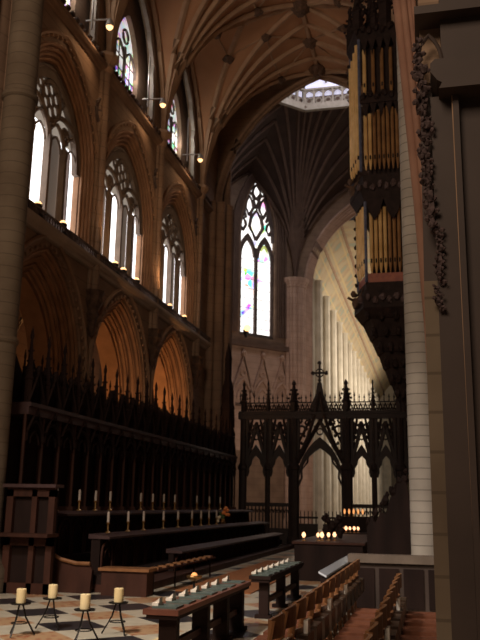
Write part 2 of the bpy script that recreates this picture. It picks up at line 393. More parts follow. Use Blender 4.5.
# ------------------------------------------------------------------ gallery windows (1-3) and clerestory windows (4-6)
def ring(mb, u, w_, v, r, t, n=12, ph=0):
    mb.tube([(u+r*math.cos(2*PI*k/n+ph), w_, v+r*math.sin(2*PI*k/n+ph)) for k in range(n+1)], t, 5)
for i, yc in enumerate(BAYS):
    wn = struct('window_%d' % (i+1))
    a = 1.88; wd = .30; vs_ = 10.6; top = 2.25
    mb = MB(south)                                        # tracery: four lights, cusped heads, big rose of quatrefoils
    lw = 2*a/4
    for k in (-1, 0, 1):
        mb.box(yc+k*lw-.06, yc+k*lw+.06, wd-.09, wd+.09, 8.2, 11.0)
    for k in range(4):
        uc = yc-a+lw*(k+.5)
        for q in (0,):
            mb.tube([(uc+x, wd, 10.9+z) for x, z in parch(lw/2, .62, 5)], .055, 5)
            mb.tube([(uc+x, wd, 10.8+z) for x, z in parch(lw/3.2, .36, 4)], .035, 5)
    for k in (-1, 1):
        mb.tube([(yc+k*a/2+x, wd, 10.9+z) for x, z in parch(a/2, .95, 6)], .075, 5)
        ring(mb, yc+k*a/2, wd, 11.42, .18, .05)
        for q in range(4): ring(mb, yc+k*a/2+.12*math.cos(q*PI/2), wd, 11.42+.12*math.sin(q*PI/2), .1, .03, 6)
    ring(mb, yc, wd, 11.98, .52, .07, 16)
    for q in range(6):
        an = q*PI/3+PI/6; ring(mb, yc+.32*math.cos(an), wd, 11.98+.32*math.sin(an), .17, .045, 8)
    ring(mb, yc, wd, 11.98, .16, .05, 8)
    for k in (-1, 1):
        ring(mb, yc+k*.98, wd, 11.35, .17, .05, 8); ring(mb, yc+k*.62, wd, 12.2, .13, .04, 8)
    mb.tube([(yc+x, wd, vs_+z) for x, z in parch(a, top, 9)], .09, 6)
    o = [(yc+x, vs_+z) for x, z in parch(a+.08, top+.1, 10)]; q = [(yc+x, vs_+z) for x, z in parch(a-.2, top-.28, 10)]
    mb.band(o, q, wd-.06, wd+.1)
    mb.build('tracery', M['tracery_dark'], wn)
    # outer wall of the gallery with its own glazed lancets and faintly glowing panes for wall
    for k, (u0, u1, mt) in enumerate(((-1.88, -.94, 'wall_glow'), (-.94, 0, 'day'), (0, .94, 'wall_glow'), (.94, 1.88, 'day'))):
        pts = []
        q = MB(south)
        nn = 8; lo = [(yc+u0+(u1-u0)*j/nn, 8.2) for j in range(nn+1)]; hi = []
        for uu, _ in lo:
            x = abs(uu-yc); Rr = (a*a+top*top)/(2*a); cx = Rr-a
            hi.append((uu, vs_ + math.sqrt(max(0, Rr*Rr-(x+cx)**2)) if k == 99 else 11.25))
        q.band(hi, lo, .42, .45); q.build('glass_pane', M[mt], wn)
    q = MB(south)                                           # upper part of the glazing, dimmer masonry behind the rose
    q.prism([(yc-a, 11.25), (yc-a*.97, 11.25)][:1] + [(yc+x, vs_+z+.1) for x, z in parch(a, top) if vs_+z+.1 > 11.3] + [(yc+a, 11.25)], .42, .45)
    q.build('rose_glazing', M['rose'] if 'rose' in M else M.setdefault('rose', emis_mat('dull_rose_glass', (.60, .52, .43), .42)), wn)
    q = MB(south); q.box(yc+1.38, yc+1.44, .34, .41, 8.2, 11.1); q.build('mullion', M['lead'], wn)
for i, yc in enumerate(BAYS):
    wn = struct('window_%d' % (i+4))
    yo = yc+.25; a = 1.0
    light('clerestory_daylight', 'POINT', (XW-.28, yc+.9, 16.2), 22, (1, .95, .88), .15)
    mb = MB(south)
    arch_wall(mb, yc-HB, yc+HB, 14.35, 21.6, yo, a, 16.4, 1.7, .42, .7)
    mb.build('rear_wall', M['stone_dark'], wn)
    mb = MB(south)
    mb.prism([(yo-a, 14.3)] + [(yo+x, 16.4+z) for x, z in parch(a, 1.7)] + [(yo+a, 14.3)], .6, .63)
    mb.build('stained_glass', M['stained_cl'], wn)
    mb = MB(south)
    mb.box(yo-.06, yo+.06, .5, .58, 14.3, 16.9)
    mb.tube([(yo-.5, .54, 14.3), (yo-.5, .54, 16.8)], .025, 4); mb.tube([(yo+.5, .54, 14.3), (yo+.5, .54, 16.8)], .025, 4)
    for k in (-1, 1): mb.tube([(yo+k*a/2+x, .54, 16.2+z) for x, z in parch(a/2, .7, 5)], .05, 5)
    ring(mb, yo, .54, 17.3, .24, .05)
    for k in range(4): mb.box(yo-a, yo+a, .55, .58, 14.9+.5*k-.015, 14.9+.5*k+.015)
    mb.build('tracery', M['lead'], wn)
    mb = MB(south)                                          # pale cusped inner arch of the wall passage
    o = [(yc-1.98, 14.3)] + [(yc+x, 16.2+z) for x, z in parch(1.98, 3.17)] + [(yc+1.98, 14.3)]
    inn = [(yc-1.78, 14.3)] + [(yc+x*(.88 + .05*math.sin(k*2.1)), 16.2+z*.9) for k, (x, z) in enumerate(parch(1.98, 3.17))] + [(yc+1.78, 14.3)]
    mb.band(o, inn, .0, .14)
    mb.build('inner_arch', M['tracery'], wn)

# ------------------------------------------------------------------ vaults
def fan(mbw, A, path, n=14):
    rows = []
    for P in path:                                          # circular-arc ribs: vertical at the springing
        row = []; D = math.hypot(P[0]-A[0], P[1]-A[1]); H = P[2]-A[2]
        for k in range(n+1):
            if H > D:
                Rr = (D*D+H*H)/(2*D); th = math.asin(H/Rr)*k/n; x = (Rr-Rr*math.cos(th))/D; z = Rr*math.sin(th)
            else: x = 1-math.cos(PI/2*k/n); z = H*math.sin(PI/2*k/n)
            row.append((A[0]+(P[0]-A[0])*x, A[1]+(P[1]-A[1])*x, A[2]+z))
        rows.append(row)
    m = len(rows); vs = [q for r in rows for q in r]
    fs = [(i*(n+1)+k, (i+1)*(n+1)+k, (i+1)*(n+1)+k+1, i*(n+1)+k+1) for i in range(m-1) for k in range(n)]
    mbw.add(vs, fs); return rows
def lerp(a, b, t): return tuple(a[i]+(b[i]-a[i])*t for i in range(3))
def path_of(pts, seg):
    out = []
    for i in range(len(pts)-1):
        for k in range(seg[i]): out.append(lerp(pts[i], pts[i+1], k/seg[i]))
    out.append(pts[-1]); return out
XC, XN, ZS, ZR = -4.4, .4, 14.6, 21.2
ceil = struct('ceiling')
web = MB(); nodes = set()
for yp in (4.7, 9.9, 15.1, 20.32, 25.5, 30.7):
    for xs, sgn in ((XW+.15, 1), (XN-.15, -1)):
        y0, y1 = yp-2.61, yp+2.61
        if yp > 30: y1 = 33.4
        pts = [(xs-.1*sgn, y0, 20.2), (XC, y0, ZR), (XC, y1, ZR), (xs-.1*sgn, y1, 20.2)]
        seg = (4, 4, 4) if yp < 30 else (4, 4, 4)
        rows = fan(web, (xs, yp, ZS), path_of(pts, seg))
        for r in [rows[q] for q in (0, 2, 4, 5, 6, 7, 8, 10, 12)]:
            mb = MB(); mb.tube([(q[0], q[1], q[2]-.05) for q in r], .12, 5)
            mb.build('rib', M['rib'], ceil, smooth=True, kind=None)
        # tierceron nodes along the cone
        for ri in (2, 4, 6, 8, 10):
            q = rows[ri][11]; nodes.add(tuple(round(v, 2) for v in q))
        mb = MB()                                           # liernes joining the tiercerons
        z_ = [rows[2][14], rows[4][11], rows[6][14]]
        mb.tube([rows[2][14], rows[4][11], rows[6][11], rows[8][11], rows[10][14]], .06, 5)
        mb.tube([rows[4][11], rows[6][14], rows[8][11]], .06, 5)
        mb.tube([rows[1][14], rows[2][11], rows[4][11]], .05, 5); mb.tube([rows[11][14], rows[10][11], rows[8][11]], .05, 5)
        mb.build('lierne', M['rib'], ceil)
        for ri in (2, 4, 8, 10):
            if yp > 10: MB().blob(tuple(v-(.08 if i == 2 else 0) for i, v in enumerate(rows[ri][11])), .25, .7, 8, .2).build('boss', M['boss'], ceil)
wb = web.build('vault_web', M['web'], ceil, smooth=True)
mb = MB(); mb.tube([(XC, 1.7, ZR-.05), (XC, 33.4, ZR-.05)], .11, 6)
mb.build('ridge_rib', M['rib'], ceil)
for k, y in enumerate([12.5, 15.1, 17.7, 20.32, 22.9, 25.5, 28.1, 30.7, 33.0]):
    b = MB().blob((XC, y, ZR-.15), .46 if k % 2 == 0 else .34, .7, 9, .2); b.build('ridge_boss', M['boss'], ceil)
    mb = MB(); mb.tube([(XW+.15, y, 20.1), (XC, y, ZR-.05), (XN-.15, y, 20.1)], .08, 5) if k % 2 == 0 else None
    if mb.v: mb.build('transverse_ridge', M['rib'], ceil)

# ------------------------------------------------------------------ west arch of the choir, octagon, nave
pw = struct('wall_west_arch', (0, 0, 0)); pw.name = 'wall_choir_end'
mb = MB()
for cx, cy, r in ((-9.25, 33.3, .55), (-8.75, 32.75, .22), (-8.5, 33.2, .20), (-8.55, 33.65, .2), (-9.1, 32.55, .2), (-8.85, 34.05, .22), (-9.45, 32.5, .16)):
    mb.lathe((cx, cy, 0), [(r+.12, 0), (r+.12, .5), (r, .7), (r, 14.8)], 12)
    mb.lathe((.8+(-8.8-cx)+.0, cy, 0), [(r, 0), (r, 15.3)], 10)
mb.build('pier', M['stone_dark'], pw, smooth=True)
mb = MB()
for k in range(2):
    a0 = 4.78-.07*k; zz = 14.6
    mb.tube([(XC+x, 33.45+.2*k, zz+z) for x, z in parch(a0, 6.55-.07*k, 14)], .13, 7)
mb.build('great_arch', M['stone_dark'], pw, smooth=True)
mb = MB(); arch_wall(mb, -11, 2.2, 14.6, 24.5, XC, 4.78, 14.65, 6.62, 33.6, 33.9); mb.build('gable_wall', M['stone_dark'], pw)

oc = struct('wall_octagon')
P8 = [(-9.5, 34.6), (-15.3, 40.2), (-15.3, 50.6), (-9.42, 56.8), (.4, 56.8), (6.5, 50.6), (6.5, 40.2), (.7, 34.6)]
def span_xf(p, q):
    u = Vector((q[0]-p[0], q[1]-p[1], 0)); L = u.length; u.normalize(); nrm = Vector((-u.y, u.x, 0))
    return (lambda t: tuple(Vector((p[0], p[1], 0)) + u*t[0] + nrm*t[1] + Vector((0, 0, t[2])))), L
# south-west diagonal: big window over blind arcading
xf, L = span_xf(P8[3], P8[2]); nsign = 1
probe = Vector(xf((L/2, 1, 0)));
if (probe - Vector((XC, 45, 0))).length < (Vector(xf((L/2, 0, 0))) - Vector((XC, 45, 0))).length: nsign = -1
WUC, WA = 3.25, 1.52
def oxf(t): return xf((t[0], t[1]*nsign, t[2]))            # second axis = depth outward
mb = MB(oxf)
arch_wall(mb, 0, L, 13.2, 28.5, WUC, WA, 20.6, 4.9, 0, .8); mb.box(0, L, 0, .8, 0, 13.2)
mb.build('masonry', M['stone_dark'], oc)
mb = MB(oxf)
for k in range(4): arch_roll(mb, WUC, WA+.22+.2*k, 13.4, 20.6, 5.1+.2*k, .09, .05-.08*k)
mb.box(.3, 6.3, -.35, .02, 12.4, 12.75); mb.box(.3, 6.3, -.2, .02, 8.2, 8.4)
mb.build('window_moulding', M['octrib'], oc, smooth=True)
mb = MB(oxf); mb.box(.3, 6.4, -.06, .0, 5.2, 12.4); mb.build('arcade_panel', M['pinkwall'], oc)
mb = MB(oxf)                                               # gabled niches under the sill
for k in range(3):
    uc = 1.2+1.65*k
    mb.tube([(uc-.75, -.15, 5.3), (uc-.75, -.15, 8.6)] + [(uc+x, -.15, 8.6+z) for x, z in parch(.75, 1.5, 6)] + [(uc+.75, -.15, 5.3)], .1, 6)
    mb.tube([(uc-.85, -.18, 9.2), (uc, -.18, 11.7), (uc+.85, -.18, 9.2)], .1, 5)
    mb.tube([(uc+x, -.12, 8.7+z) for x, z in parch(.45, .8, 5)], .07, 5)
    mb.blob((uc, -.2, 11.9), .2, 1.3); ring(mb, uc, -.1, 10.5, .22, .06, 8)
mb.build('blind_arcade', M['pinkwall'], oc, smooth=True)
wn = struct('window_7')
mb = MB(oxf)
mb.prism([(WUC-WA, 13.2)] + [(WUC+x, 20.6+z) for x, z in parch(WA, 4.9)] + [(WUC+WA, 13.2)], .42, .46)
mb.build('stained_glass', M['stained_oct'], wn)
# solid tracery plate: the head is stone pierced by separate lights, drawn as openings edged by bars
mb = MB(oxf); T = .34
mb.box(WUC-.11, WUC+.11, T-.12, T+.07, 13.2, 19.9); mb.box(WUC-WA, WUC+WA, T-.08, T+.05, 13.2, 13.5)
for k in (-1, 1):
    uc = WUC+k*WA/2
    o = [(uc-WA/2, 19.2)] + [(uc+x, 19.2+z) for x, z in parch(WA/2, 1.75, 6)] + [(uc+WA/2, 19.2)]
    q = [(uc-.52, 19.2)] + [(uc+x, 19.2+z) for x, z in parch(.52, 1.2, 6)] + [(uc+.52, 19.2)]
    mb.band(o, q, T-.1, T+.06)
    mb.box(uc+k*.58-.06 if k > 0 else uc-.76, uc+.76 if k > 0 else uc-.56, T-.08, T+.05, 13.2, 19.3)
def loz(u, v, a, h, t=.15):
    mb.tube([(u, T, v-h), (u-a, T, v-h*.15), (u-a*.75, T, v+h*.5), (u, T, v+h), (u+a*.75, T, v+h*.5), (u+a, T, v-h*.15), (u, T, v-h)], t, 5)
loz(WUC, 21.7, .60, 1.15); loz(WUC-.62, 23.1, .36, .75, .13); loz(WUC+.62, 23.1, .36, .75, .13)
loz(WUC-1.15, 21.6, .24, .5, .12); loz(WUC+1.15, 21.6, .24, .5, .12); loz(WUC, 24.3, .36, .6, .13); loz(WUC-1.28, 22.5, .16, .5, .1); loz(WUC+1.28, 22.5, .16, .5, .1)
mb.tube([(WUC+x, T, 20.6+z) for x, z in parch(WA, 4.9)], .17, 6)
for k in range(-1, 2, 2):
    mb.tube([(WUC, T, 23.0), (WUC+k*.35, T, 24.0), (WUC+k*.75, T, 24.2)], .12, 5); mb.tube([(WUC+k*.9, T, 22.1), (WUC+k*1.3, T, 23.4)], .12, 5)
mb.build('tracery', M['lead'], wn)
for k in range(1, 9):
    pass
mb = MB(oxf)
for k in range(8): mb.box(WUC-WA, WUC+WA, T+.02, T+.05, 13.9+k*.72, 13.93+k*.72)
mb.build('glazing_bars', M['lead'], wn)
# piers of the octagon
def cluster(name, cx, cy, top, mat, rs, cap=True, parent=None):
    mb = MB()
    for dx, dy, r in rs:
        mb.lathe((cx+dx, cy+dy, 0), [(r+.12, 0), (r+.12, .5), (r, .8), (r, top), (r+.02, top+.02)], 10)
        if cap: mb.lathe((cx+dx, cy+dy, top-.1), [(r, 0), (r+.06, .12), (r+.02, .2), (r+.22, .6), (r+.22, .75)], 10)
    return mb.build(name, mat, parent, smooth=True)
RS = [(0, 0, .6), (.62, -.35, .2), (.15, -.66, .2), (-.35, -.6, .2), (-.75, -.45, .16), (.72, .1, .18), (.45, -.62, .12), (-.1, -.78, .12), (.8, -.12, .1)]
cluster('octagon_pier', P8[3][0], P8[3][1], 17.3, M['pinkwall'], RS, parent=oc)
for i in (0, 1, 2, 4, 5, 6, 7):
    cluster('octagon_pier', P8[i][0], P8[i][1], 17.3, M['stone_dark'], RS[:5], parent=oc)
# closing walls of the transept sides
mb = MB(); mb.box(-19.5, -19, 38, 53, 0, 30); mb.box(-19.5, -15.3, 38, 38.4, 0, 30); mb.box(-19.5, -15.3, 52.4, 52.8, 0, 30); mb.build('transept_wall', M['stone_dark'], oc)
# wall arch to the nave
mb = MB(); arch_wall(mb, -10.2, 1.4, 0, 30, XC, 4.25, 17.3, 6.9, 57.0, 58.2); mb.build('nave_arch_wall', M['stone_dark'], oc)
mb = MB()
for k in range(5):
    arch_roll(mb, XC, 4.22-.08*k, 0, 17.3, 6.85-.16*k, .11, 56.9+.22*k, 7)
mb.build('nave_arch', M['pinkwall'], oc, smooth=True)
# octagon vault
co8 = (-4.6, 42.5); ra = 7.0
LV = [(co8[0]+ra/math.cos(PI/8)*math.cos(PI/8+k*PI/4), co8[1]+ra/math.cos(PI/8)*math.sin(PI/8+k*PI/4)) for k in range(8)]
RZ = 28.1
ov = struct('ceiling_octagon'); web = MB()
Pc = [(p[0]+(XC-p[0])*.03, p[1]+(45-p[1])*.03) for p in P8]
def nearest_ring(p):
    return sorted(range(8), key=lambda k: (LV[k][0]-p[0])**2+(LV[k][1]-p[1])**2)
for i in range(8):
    A = (Pc[i][0], Pc[i][1], 17.9)
    pr, nx = P8[(i-1) % 8], P8[(i+1) % 8]
    m0 = ((P8[i][0]+pr[0])/2, (P8[i][1]+pr[1])/2, 25.5); m1 = ((P8[i][0]+nx[0])/2, (P8[i][1]+nx[1])/2, 25.5)
    def hit(m):    # the point of the ring facing m
        v = Vector((m[0]-co8[0], m[1]-co8[1])); an = math.atan2(v.y, v.x); k = (an-PI/8) % (PI/4) - PI/8
        rr = ra/math.cos(((an + PI/8) % (PI/4)) - PI/8); return (co8[0]+rr*math.cos(an), co8[1]+rr*math.sin(an), RZ)
    ends = path_of([m0, hit(m0), hit(lerp(m0, m1, .25)), hit((P8[i][0], P8[i][1])), hit(lerp(m0, m1, .75)), hit(m1), m1], (4, 1, 2, 2, 1, 4))
    rows = fan(web, A, ends)
    for r in rows:
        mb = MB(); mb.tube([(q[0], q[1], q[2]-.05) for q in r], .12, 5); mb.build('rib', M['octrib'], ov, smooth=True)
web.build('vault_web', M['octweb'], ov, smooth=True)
# lantern: pierced white gallery and lit windows above
ln = struct('window_8')
for k in range(8):
    p, q = LV[k], LV[(k+1) % 8]; lx, LL = span_xf(p, q)
    mb = MB(lx); mb.box(0, LL, -.15, .15, RZ-.3, RZ+.15); mb.box(0, LL, -.12, .12, RZ+1.15, RZ+1.3)
    nb = 9
    for j in range(nb+1):
        mb.box(LL*j/nb-.07, LL*j/nb+.07, -.1, .1, RZ, RZ+1.25)
        if j < nb:
            uc = LL*(j+.5)/nb
            mb.tube([(uc+x, 0, RZ+.75+z) for x, z in parch(LL/nb/2, .4, 4)], .06, 5); ring(mb, uc, 0, RZ+.4, .2, .06, 8)
    mb.build('lantern_gallery', M['white_stone'], ln)
    mb = MB(lx); mb.box(0, LL, -.4, -.35, RZ-.1, RZ+.9); mb.build('gallery_backing', M['octrib'], ln)
    mb = MB(lx); mb.box(0, LL, -.35, -.3, RZ+.9, RZ+6.5); mb.build('lantern_glass', M['lantern_glass'], ln)
    mb = MB(lx)
    for j in range(5): mb.box(LL*j/4-.07, LL*j/4+.07, -.28, 0, RZ+1.8, RZ+6.5)
    mb.build('lantern_mullions', M['white_stone'], ln)
mb = MB(); mb.lathe((co8[0], co8[1], RZ+6.5), [(7.6, 0), (.2, 2.5)], 8); mb.build('lantern_roof', M['white_stone'], ln)

# nave
nv = struct('wall_nave')
XL, XR, YN0, YN1 = -8.4, -.4, 58.2, 142
for xs, sg in ((XL, 1), (XR, -1)):
    mb = MB(); x0 = xs-sg*.9
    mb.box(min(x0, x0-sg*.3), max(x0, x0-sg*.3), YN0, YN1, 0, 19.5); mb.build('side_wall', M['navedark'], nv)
    for k in range(17):
        y = 60.6+5.0*k
        mb = MB()
        for dy, dx, r in ((0, .15, .34), (-.62, -.2, .15), (.62, -.2, .15)):
            mb.lathe((xs+sg*(dx+.1), y+dy, 0), [(r+.1, 0), (r, .5), (r, 18.7), (r+.1, 18.9)], 8)
        mb.build('nave_shaft', M['navestone'], nv, smooth=True)
        if k < 16:
            mb = MB(lambda t, xs=xs, sg=sg: (xs-sg*(.3+t[1]), t[0], t[2]))
            for v0, vs2, a_, h_ in ((0, 5.3, 1.5, 1.55), (7.4, 11.0, 1.5, 1.55), (13.6, 16.2, 1.2, 1.2)):
                arch_wall(mb, y+1.0, y+4.0, v0, {0: 7.4, 7.4: 13.6, 13.6: 19.2}[v0], y+2.5, a_*.93, vs2, h_*.9, 0, .45)
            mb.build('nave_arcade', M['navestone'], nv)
mb = MB(); arch_wall(mb, XL-1, XR+1, 0, 30, XC, 2.2, 15.5, 2.6, YN1, YN1+1); mb.build('end_wall', M['navestone'], nv)
mb = MB(); mb.box(XL-1, XR+1, YN1+6, YN1+6.3, 0, 30); mb.build('tower_wall', M['navedark'], nv)
nc = struct('ceiling_nave')
prof = [(XL-.4, 19.0), (XL+.9, 21.3), (XL+2.3, 22.9), (XR-2.3, 22.9), (XR-.9, 21.3), (XR+.4, 19.0)]
vs = [(x, y, z) for y in (YN0, YN1) for x, z in prof]
MB().add(vs, [(k, k+1, k+7, k+6) for k in range(5)]).build('ceiling_boards', M['naveceil'], nc)
mb = MB()
for k in range(0):
    y = 59+3*k; mb.tube([(x, y, z-.06) for x, z in prof], .05, 4)
for x, z in prof[:]: mb.tube([(x, YN0, z-.06), (x, YN1, z-.06)], .13, 4)
mb.build('ceiling_ribs', M['rib'], nc)

# ------------------------------------------------------------------ north side: piers and wall
nr = struct('wall_right')
mb = MB(); mb.box(.45, 1.3, 15.4, 33.6, 0, 21.6); mb.box(.3, 1.3, 14.6, 15.8, 0, 21.6); mb.build('masonry', M['stone'], nr)
mb = MB(lambda t: (.35+t[1], t[0], t[2])); arch_wall(mb, 5.5, 14.8, 0, 21.6, 10.1, 4.2, 5.0, 4.6, 0, .9); mb.build('near_bay', M['stone'], nr)
mb = MB(lambda t: (.35+t[1], t[0], t[2]))
for k in range(4): arch_roll(mb, 10.1, 4.15-.14*k, 0, 5.0, 4.55-.15*k, .06, -.05+.16*k)
mb.build('arch_moulding', M['moulding'], nr, smooth=True)

t = thing('column', 'tall pale banded stone shaft right of the organ, rising from the dark parapet', 'column', (-.15, 15, 0))
MB().lathe((-.15, 15, 0), [(.42, 0), (.42, .3), (.3, .45), (.34, .6), (.235, .8), (.225, 13.4)], 24).build('shaft', M['banded'], t, smooth=True)
MB().lathe((-.15, 15, 13.4), [(.23, 0), (.30, .1), (.26, .2), (.45, .6), (.45, .8)], 16).build('capital', M['stone_light'], t)
mb = MB()
for k, (dx, dy, r) in enumerate(((.0, 0, .085), (.12, -.05, .07), (.22, .03, .09), (.30, -.06, .05))):
    mb.tube([(.09+dx, 14.3+dy, .0), (.09+dx, 14.3+dy, 3.6), (.055+dx, 14.3+dy, 4.8), (-.05+dx, 14.2+dy, 7.0), (-.17+dx, 14.1+dy, 8.9), (-.32+dx, 14.0+dy, 11.2), (-.5+dx, 13.9+dy, 13.2)], r, 10)
tag(mb.build('column', M['pink'], smooth=True), 'bundle of slim pinkish stone mouldings leaning beside the pale banded shaft', 'column')

# near monument pier at the right edge
t = thing('stone_monument', 'dark stone monument pier with capital and carved foliage edge at the right of the view', 'monument', (.3, 5, 0))
mb = MB(); mb.box(.085, .23, 5.0, 5.7, 0, 4.26); mb.box(.225, .262, 4.95, 5.05, 0, 4.26); mb.build('edge_pilaster', M['pier_dark'], t)
mb = MB(); mb.box(.262, .95, 5.02, 5.7, 0, 4.26); mb.build('pier_slab', M['pier_dark'], t)
mb = MB(); mb.tube([(.235, 4.97, 0.2), (.225, 4.97, 4.26)], .008, 6); mb.build('edge_roll', M['rib'], t)
mb = MB(); mb.prism([(.14, 4.24), (.16, 4.28), (.13, 4.30), (.09, 4.36), (.09, 4.42), (.12, 4.45), (.95, 4.45), (.95, 4.24)], 4.85, 5.8); mb.build('capital', M['pier_dark'], t)
mb = MB(); mb.box(.17, .95, 5.05, 5.8, 4.45, 5.6)
mb.box(.0, .95, 4.95, 5.8, 4.86, 4.92); mb.build('entablature', M['pier_dark'], t)
MB().box(.03, .17, 5.15, 5.8, 4.45, 5.6).box(.12, .17, 5.1, 5.3, 4.1, 4.5).build('upper_jamb', M['stone'], t)
mb = MB(); mb.tube([(.09+x, 5.05, 4.55+z) for x, z in parch(.08, .2, 6)], .014, 6); mb.build('arch_moulding', M['pier_dark'], t, smooth=True)
mb = MB(); mb.box(.0, .085, 5.02, 5.5, 0, 3.0); mb.build('jamb', M['banded_dim'], t)
mb = MB(); mb.prism([(.0, 2.9), (.02, 4.4), (.1, 4.4), (.1, 2.9)], 5.1, 5.4); mb.build('canopy_back', M['pier_dark'], t)
for k in range(44):
    z = 4.66 - k*.043; x = .02 + .0012*k + random.uniform(-.02, .03) + (0.0 if k < 30 else .02)
    q = MB(); r = random.uniform(.02, .038)*(1 if k < 34 else .7)
    q.blob((x, 4.98+random.uniform(-.03, .03), z), r, 1.1, 7, .35); q.blob((x-r*.8, 4.95, z+r*.6), r*.55, 1, 6, .3); q.blob((x+r*.9, 4.96, z-r*.3), r*.5, 1, 6, .3)
    q.build('crocket', M['foliage'], t)

# left near column
t = thing('column', 'tall banded stone column at the left edge in front of the stalls', 'column', (-8.35, 13.7, 0))
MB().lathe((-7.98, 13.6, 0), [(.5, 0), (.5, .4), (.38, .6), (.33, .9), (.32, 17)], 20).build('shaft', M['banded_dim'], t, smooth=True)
mb = MB()
for dx, dy, r in ((-.85, .35, .5), (-.55, -.12, .14), (-.35, .45, .16), (-.75, -.3, .16)): mb.lathe((-8.2+dx, 13.6+dy, 0), [(r+.1, 0), (r+.1, .4), (r, .6), (r, 17)], 14)
mb.build('pier_core', M['stone_dark'], t, smooth=True)
mb = MB()
for z in (4.5, 9.6, 13.0): mb.lathe((-7.98, 13.6, z), [(.32, 0), (.37, .05), (.37, .12), (.32, .17)], 20)
mb.build('annulet', M['banded_dim'], t, smooth=True)


# ================================================================== lamps of the place
bc = 0
for y, z in ((19.1, 15.1), (23.9, 15.15), (28.6, 15.2)):
    t = thing('spotlight', ['nearest of three warm spotlights on pale brackets under the clerestory, top left',
        'middle one of three warm spotlights on pale brackets under the clerestory', 'farthest of three warm spotlights on pale brackets under the clerestory'][bc],
        'lamp', (XW, y, z), 'bracket spotlights under the clerestory')
    MB().tube([(XW-.1, y-.02, z+.12), (-8.52, y, z+.08)], .025, 6).tube([(XW+.12, y-.05, z-.2), (XW+.12, y-.05, z+1.7)], .03, 6).build('bracket', M['steel'], t)
    MB().lathe((-8.55, y, z-.16), [(.1, 0), (.12, .05), (.08, .2), (.03, .26)], 10).build('lamp_housing', M['steel'], t)
    MB().blob((-8.55, y, z-.16), .11, .9, 8).build('bulb', M['bulb'], t, smooth=True)
    light('spotlight_light', 'SPOT', (-8.5, y, z-.3), 50, (1, .62, .34), .1, target=(-9.2, y-1.5, 9), spot=120)
    bc += 1
LG = [(16.75, 'first'), (18.15, 'second'), (21.75, 'third'), (22.45, 'fourth'), (23.6, 'fifth'), (27.1, 'sixth'), (28.9, 'seventh')]
for k, (y, nm) in enumerate(LG):
    t = thing('floodlight', 'small lit floodlight on the gallery ledge, %s from the camera along the south wall' % nm, 'lamp', (XW+.08, y, 8.3), 'floodlights along the gallery ledge')
    MB().box(XW+.02, XW+.2, y-.1, y+.1, 8.32, 8.40).lathe((XW+.1, y, 8.40), [(.03, 0), (.03, .08)], 6).build('base', M['iron'], t)
    MB().lathe((XW+.1, y, 8.48), [(.05, 0), (.11, .06), (.12, .16), (.10, .18)], 10).build('housing', M['iron'], t)
    MB().blob((XW+.1, y, 8.66), .11, .7, 8).build('bulb', M['bulb'], t, smooth=True)
for y in (16.6, 21.9, 26.9):
    light('floodlight_light', 'SPOT', (XW+.75, y-1.6, 8.7), 85, (1, .56, .27), .15, target=(XW-.2, y+1.6, 12.2), spot=110)
for y, e in ((17.9, 9), (23.6, 60), (28.9, 120)):
    light('aisle_light', 'POINT', (XW-.75, y-.9, 4.4), e, (1, .50, .20), .15)
t = thing('floodlight', 'small lit floodlight on the sill below the tall stained octagon window', 'lamp', (-12.2, 52, 12.8))
qx, qy = -11.95, 52.1
MB().lathe((qx, qy, 12.75), [(.1, 0), (.1, .1), (.2, .25), (.22, .5)], 10).build('housing', M['iron'], t)
MB().blob((qx+.1, qy-.1, 13.35), .3, .8, 8).build('bulb', M['bulb'], t, smooth=True)

# ================================================================== stalls
def box_thing(mb, *a): return mb.box(*a)
mb = MB(); mb.box(-9.0, -5.2, 14.3, 31.9, 0, .14); mb.build('trim_1', M['wood_red'], kind='structure')
mb = MB(); mb.box(-9.0, -5.75, 14.3, 31.9, .14, .3); mb.build('trim_2', M['wood'], kind='structure')
mb = MB(); mb.box(-9.0, -6.8, 14.3, 31.9, .3, .6); mb.build('trim_3', M['wood'], kind='structure')

t = thing('choir_stalls', 'long dark carved oak choir stalls with spiky canopy along the left wall', 'choir stalls', (-8, 23, .6))
MB().box(-8.35, -8.15, 14.3, 31.9, .6, 3.3).build('back_panelling', M['wood'], t)
mb = MB(); mb.box(-8.35, -7.62, 14.3, 31.9, 3.26, 3.42); mb.box(-8.3, -7.58, 14.3, 31.9, 3.42, 3.5); mb.build('canopy_cornice', M['wood_cornice'], t)
zz = []
for k in range(93):
    y = 14.3+17.6*k/92; zz.append((y, 4.12+(.42 if k % 4 == 2 else .2 if k % 2 else 0)))
MB(lambda p: (-8.3+p[1], p[0], p[2])).band(zz, [(y, 3.5) for y, _ in zz], 0, .1).build('canopy_screen', M['wood'], t)
MB().box(-8.2, -7.6, 14.4, 31.8, .95, 1.05).box(-7.68, -7.6, 14.4, 31.8, .6, 1.0).build('seat_row', M['wood_red'], t)
nb = 23; bw = 17.55/nb
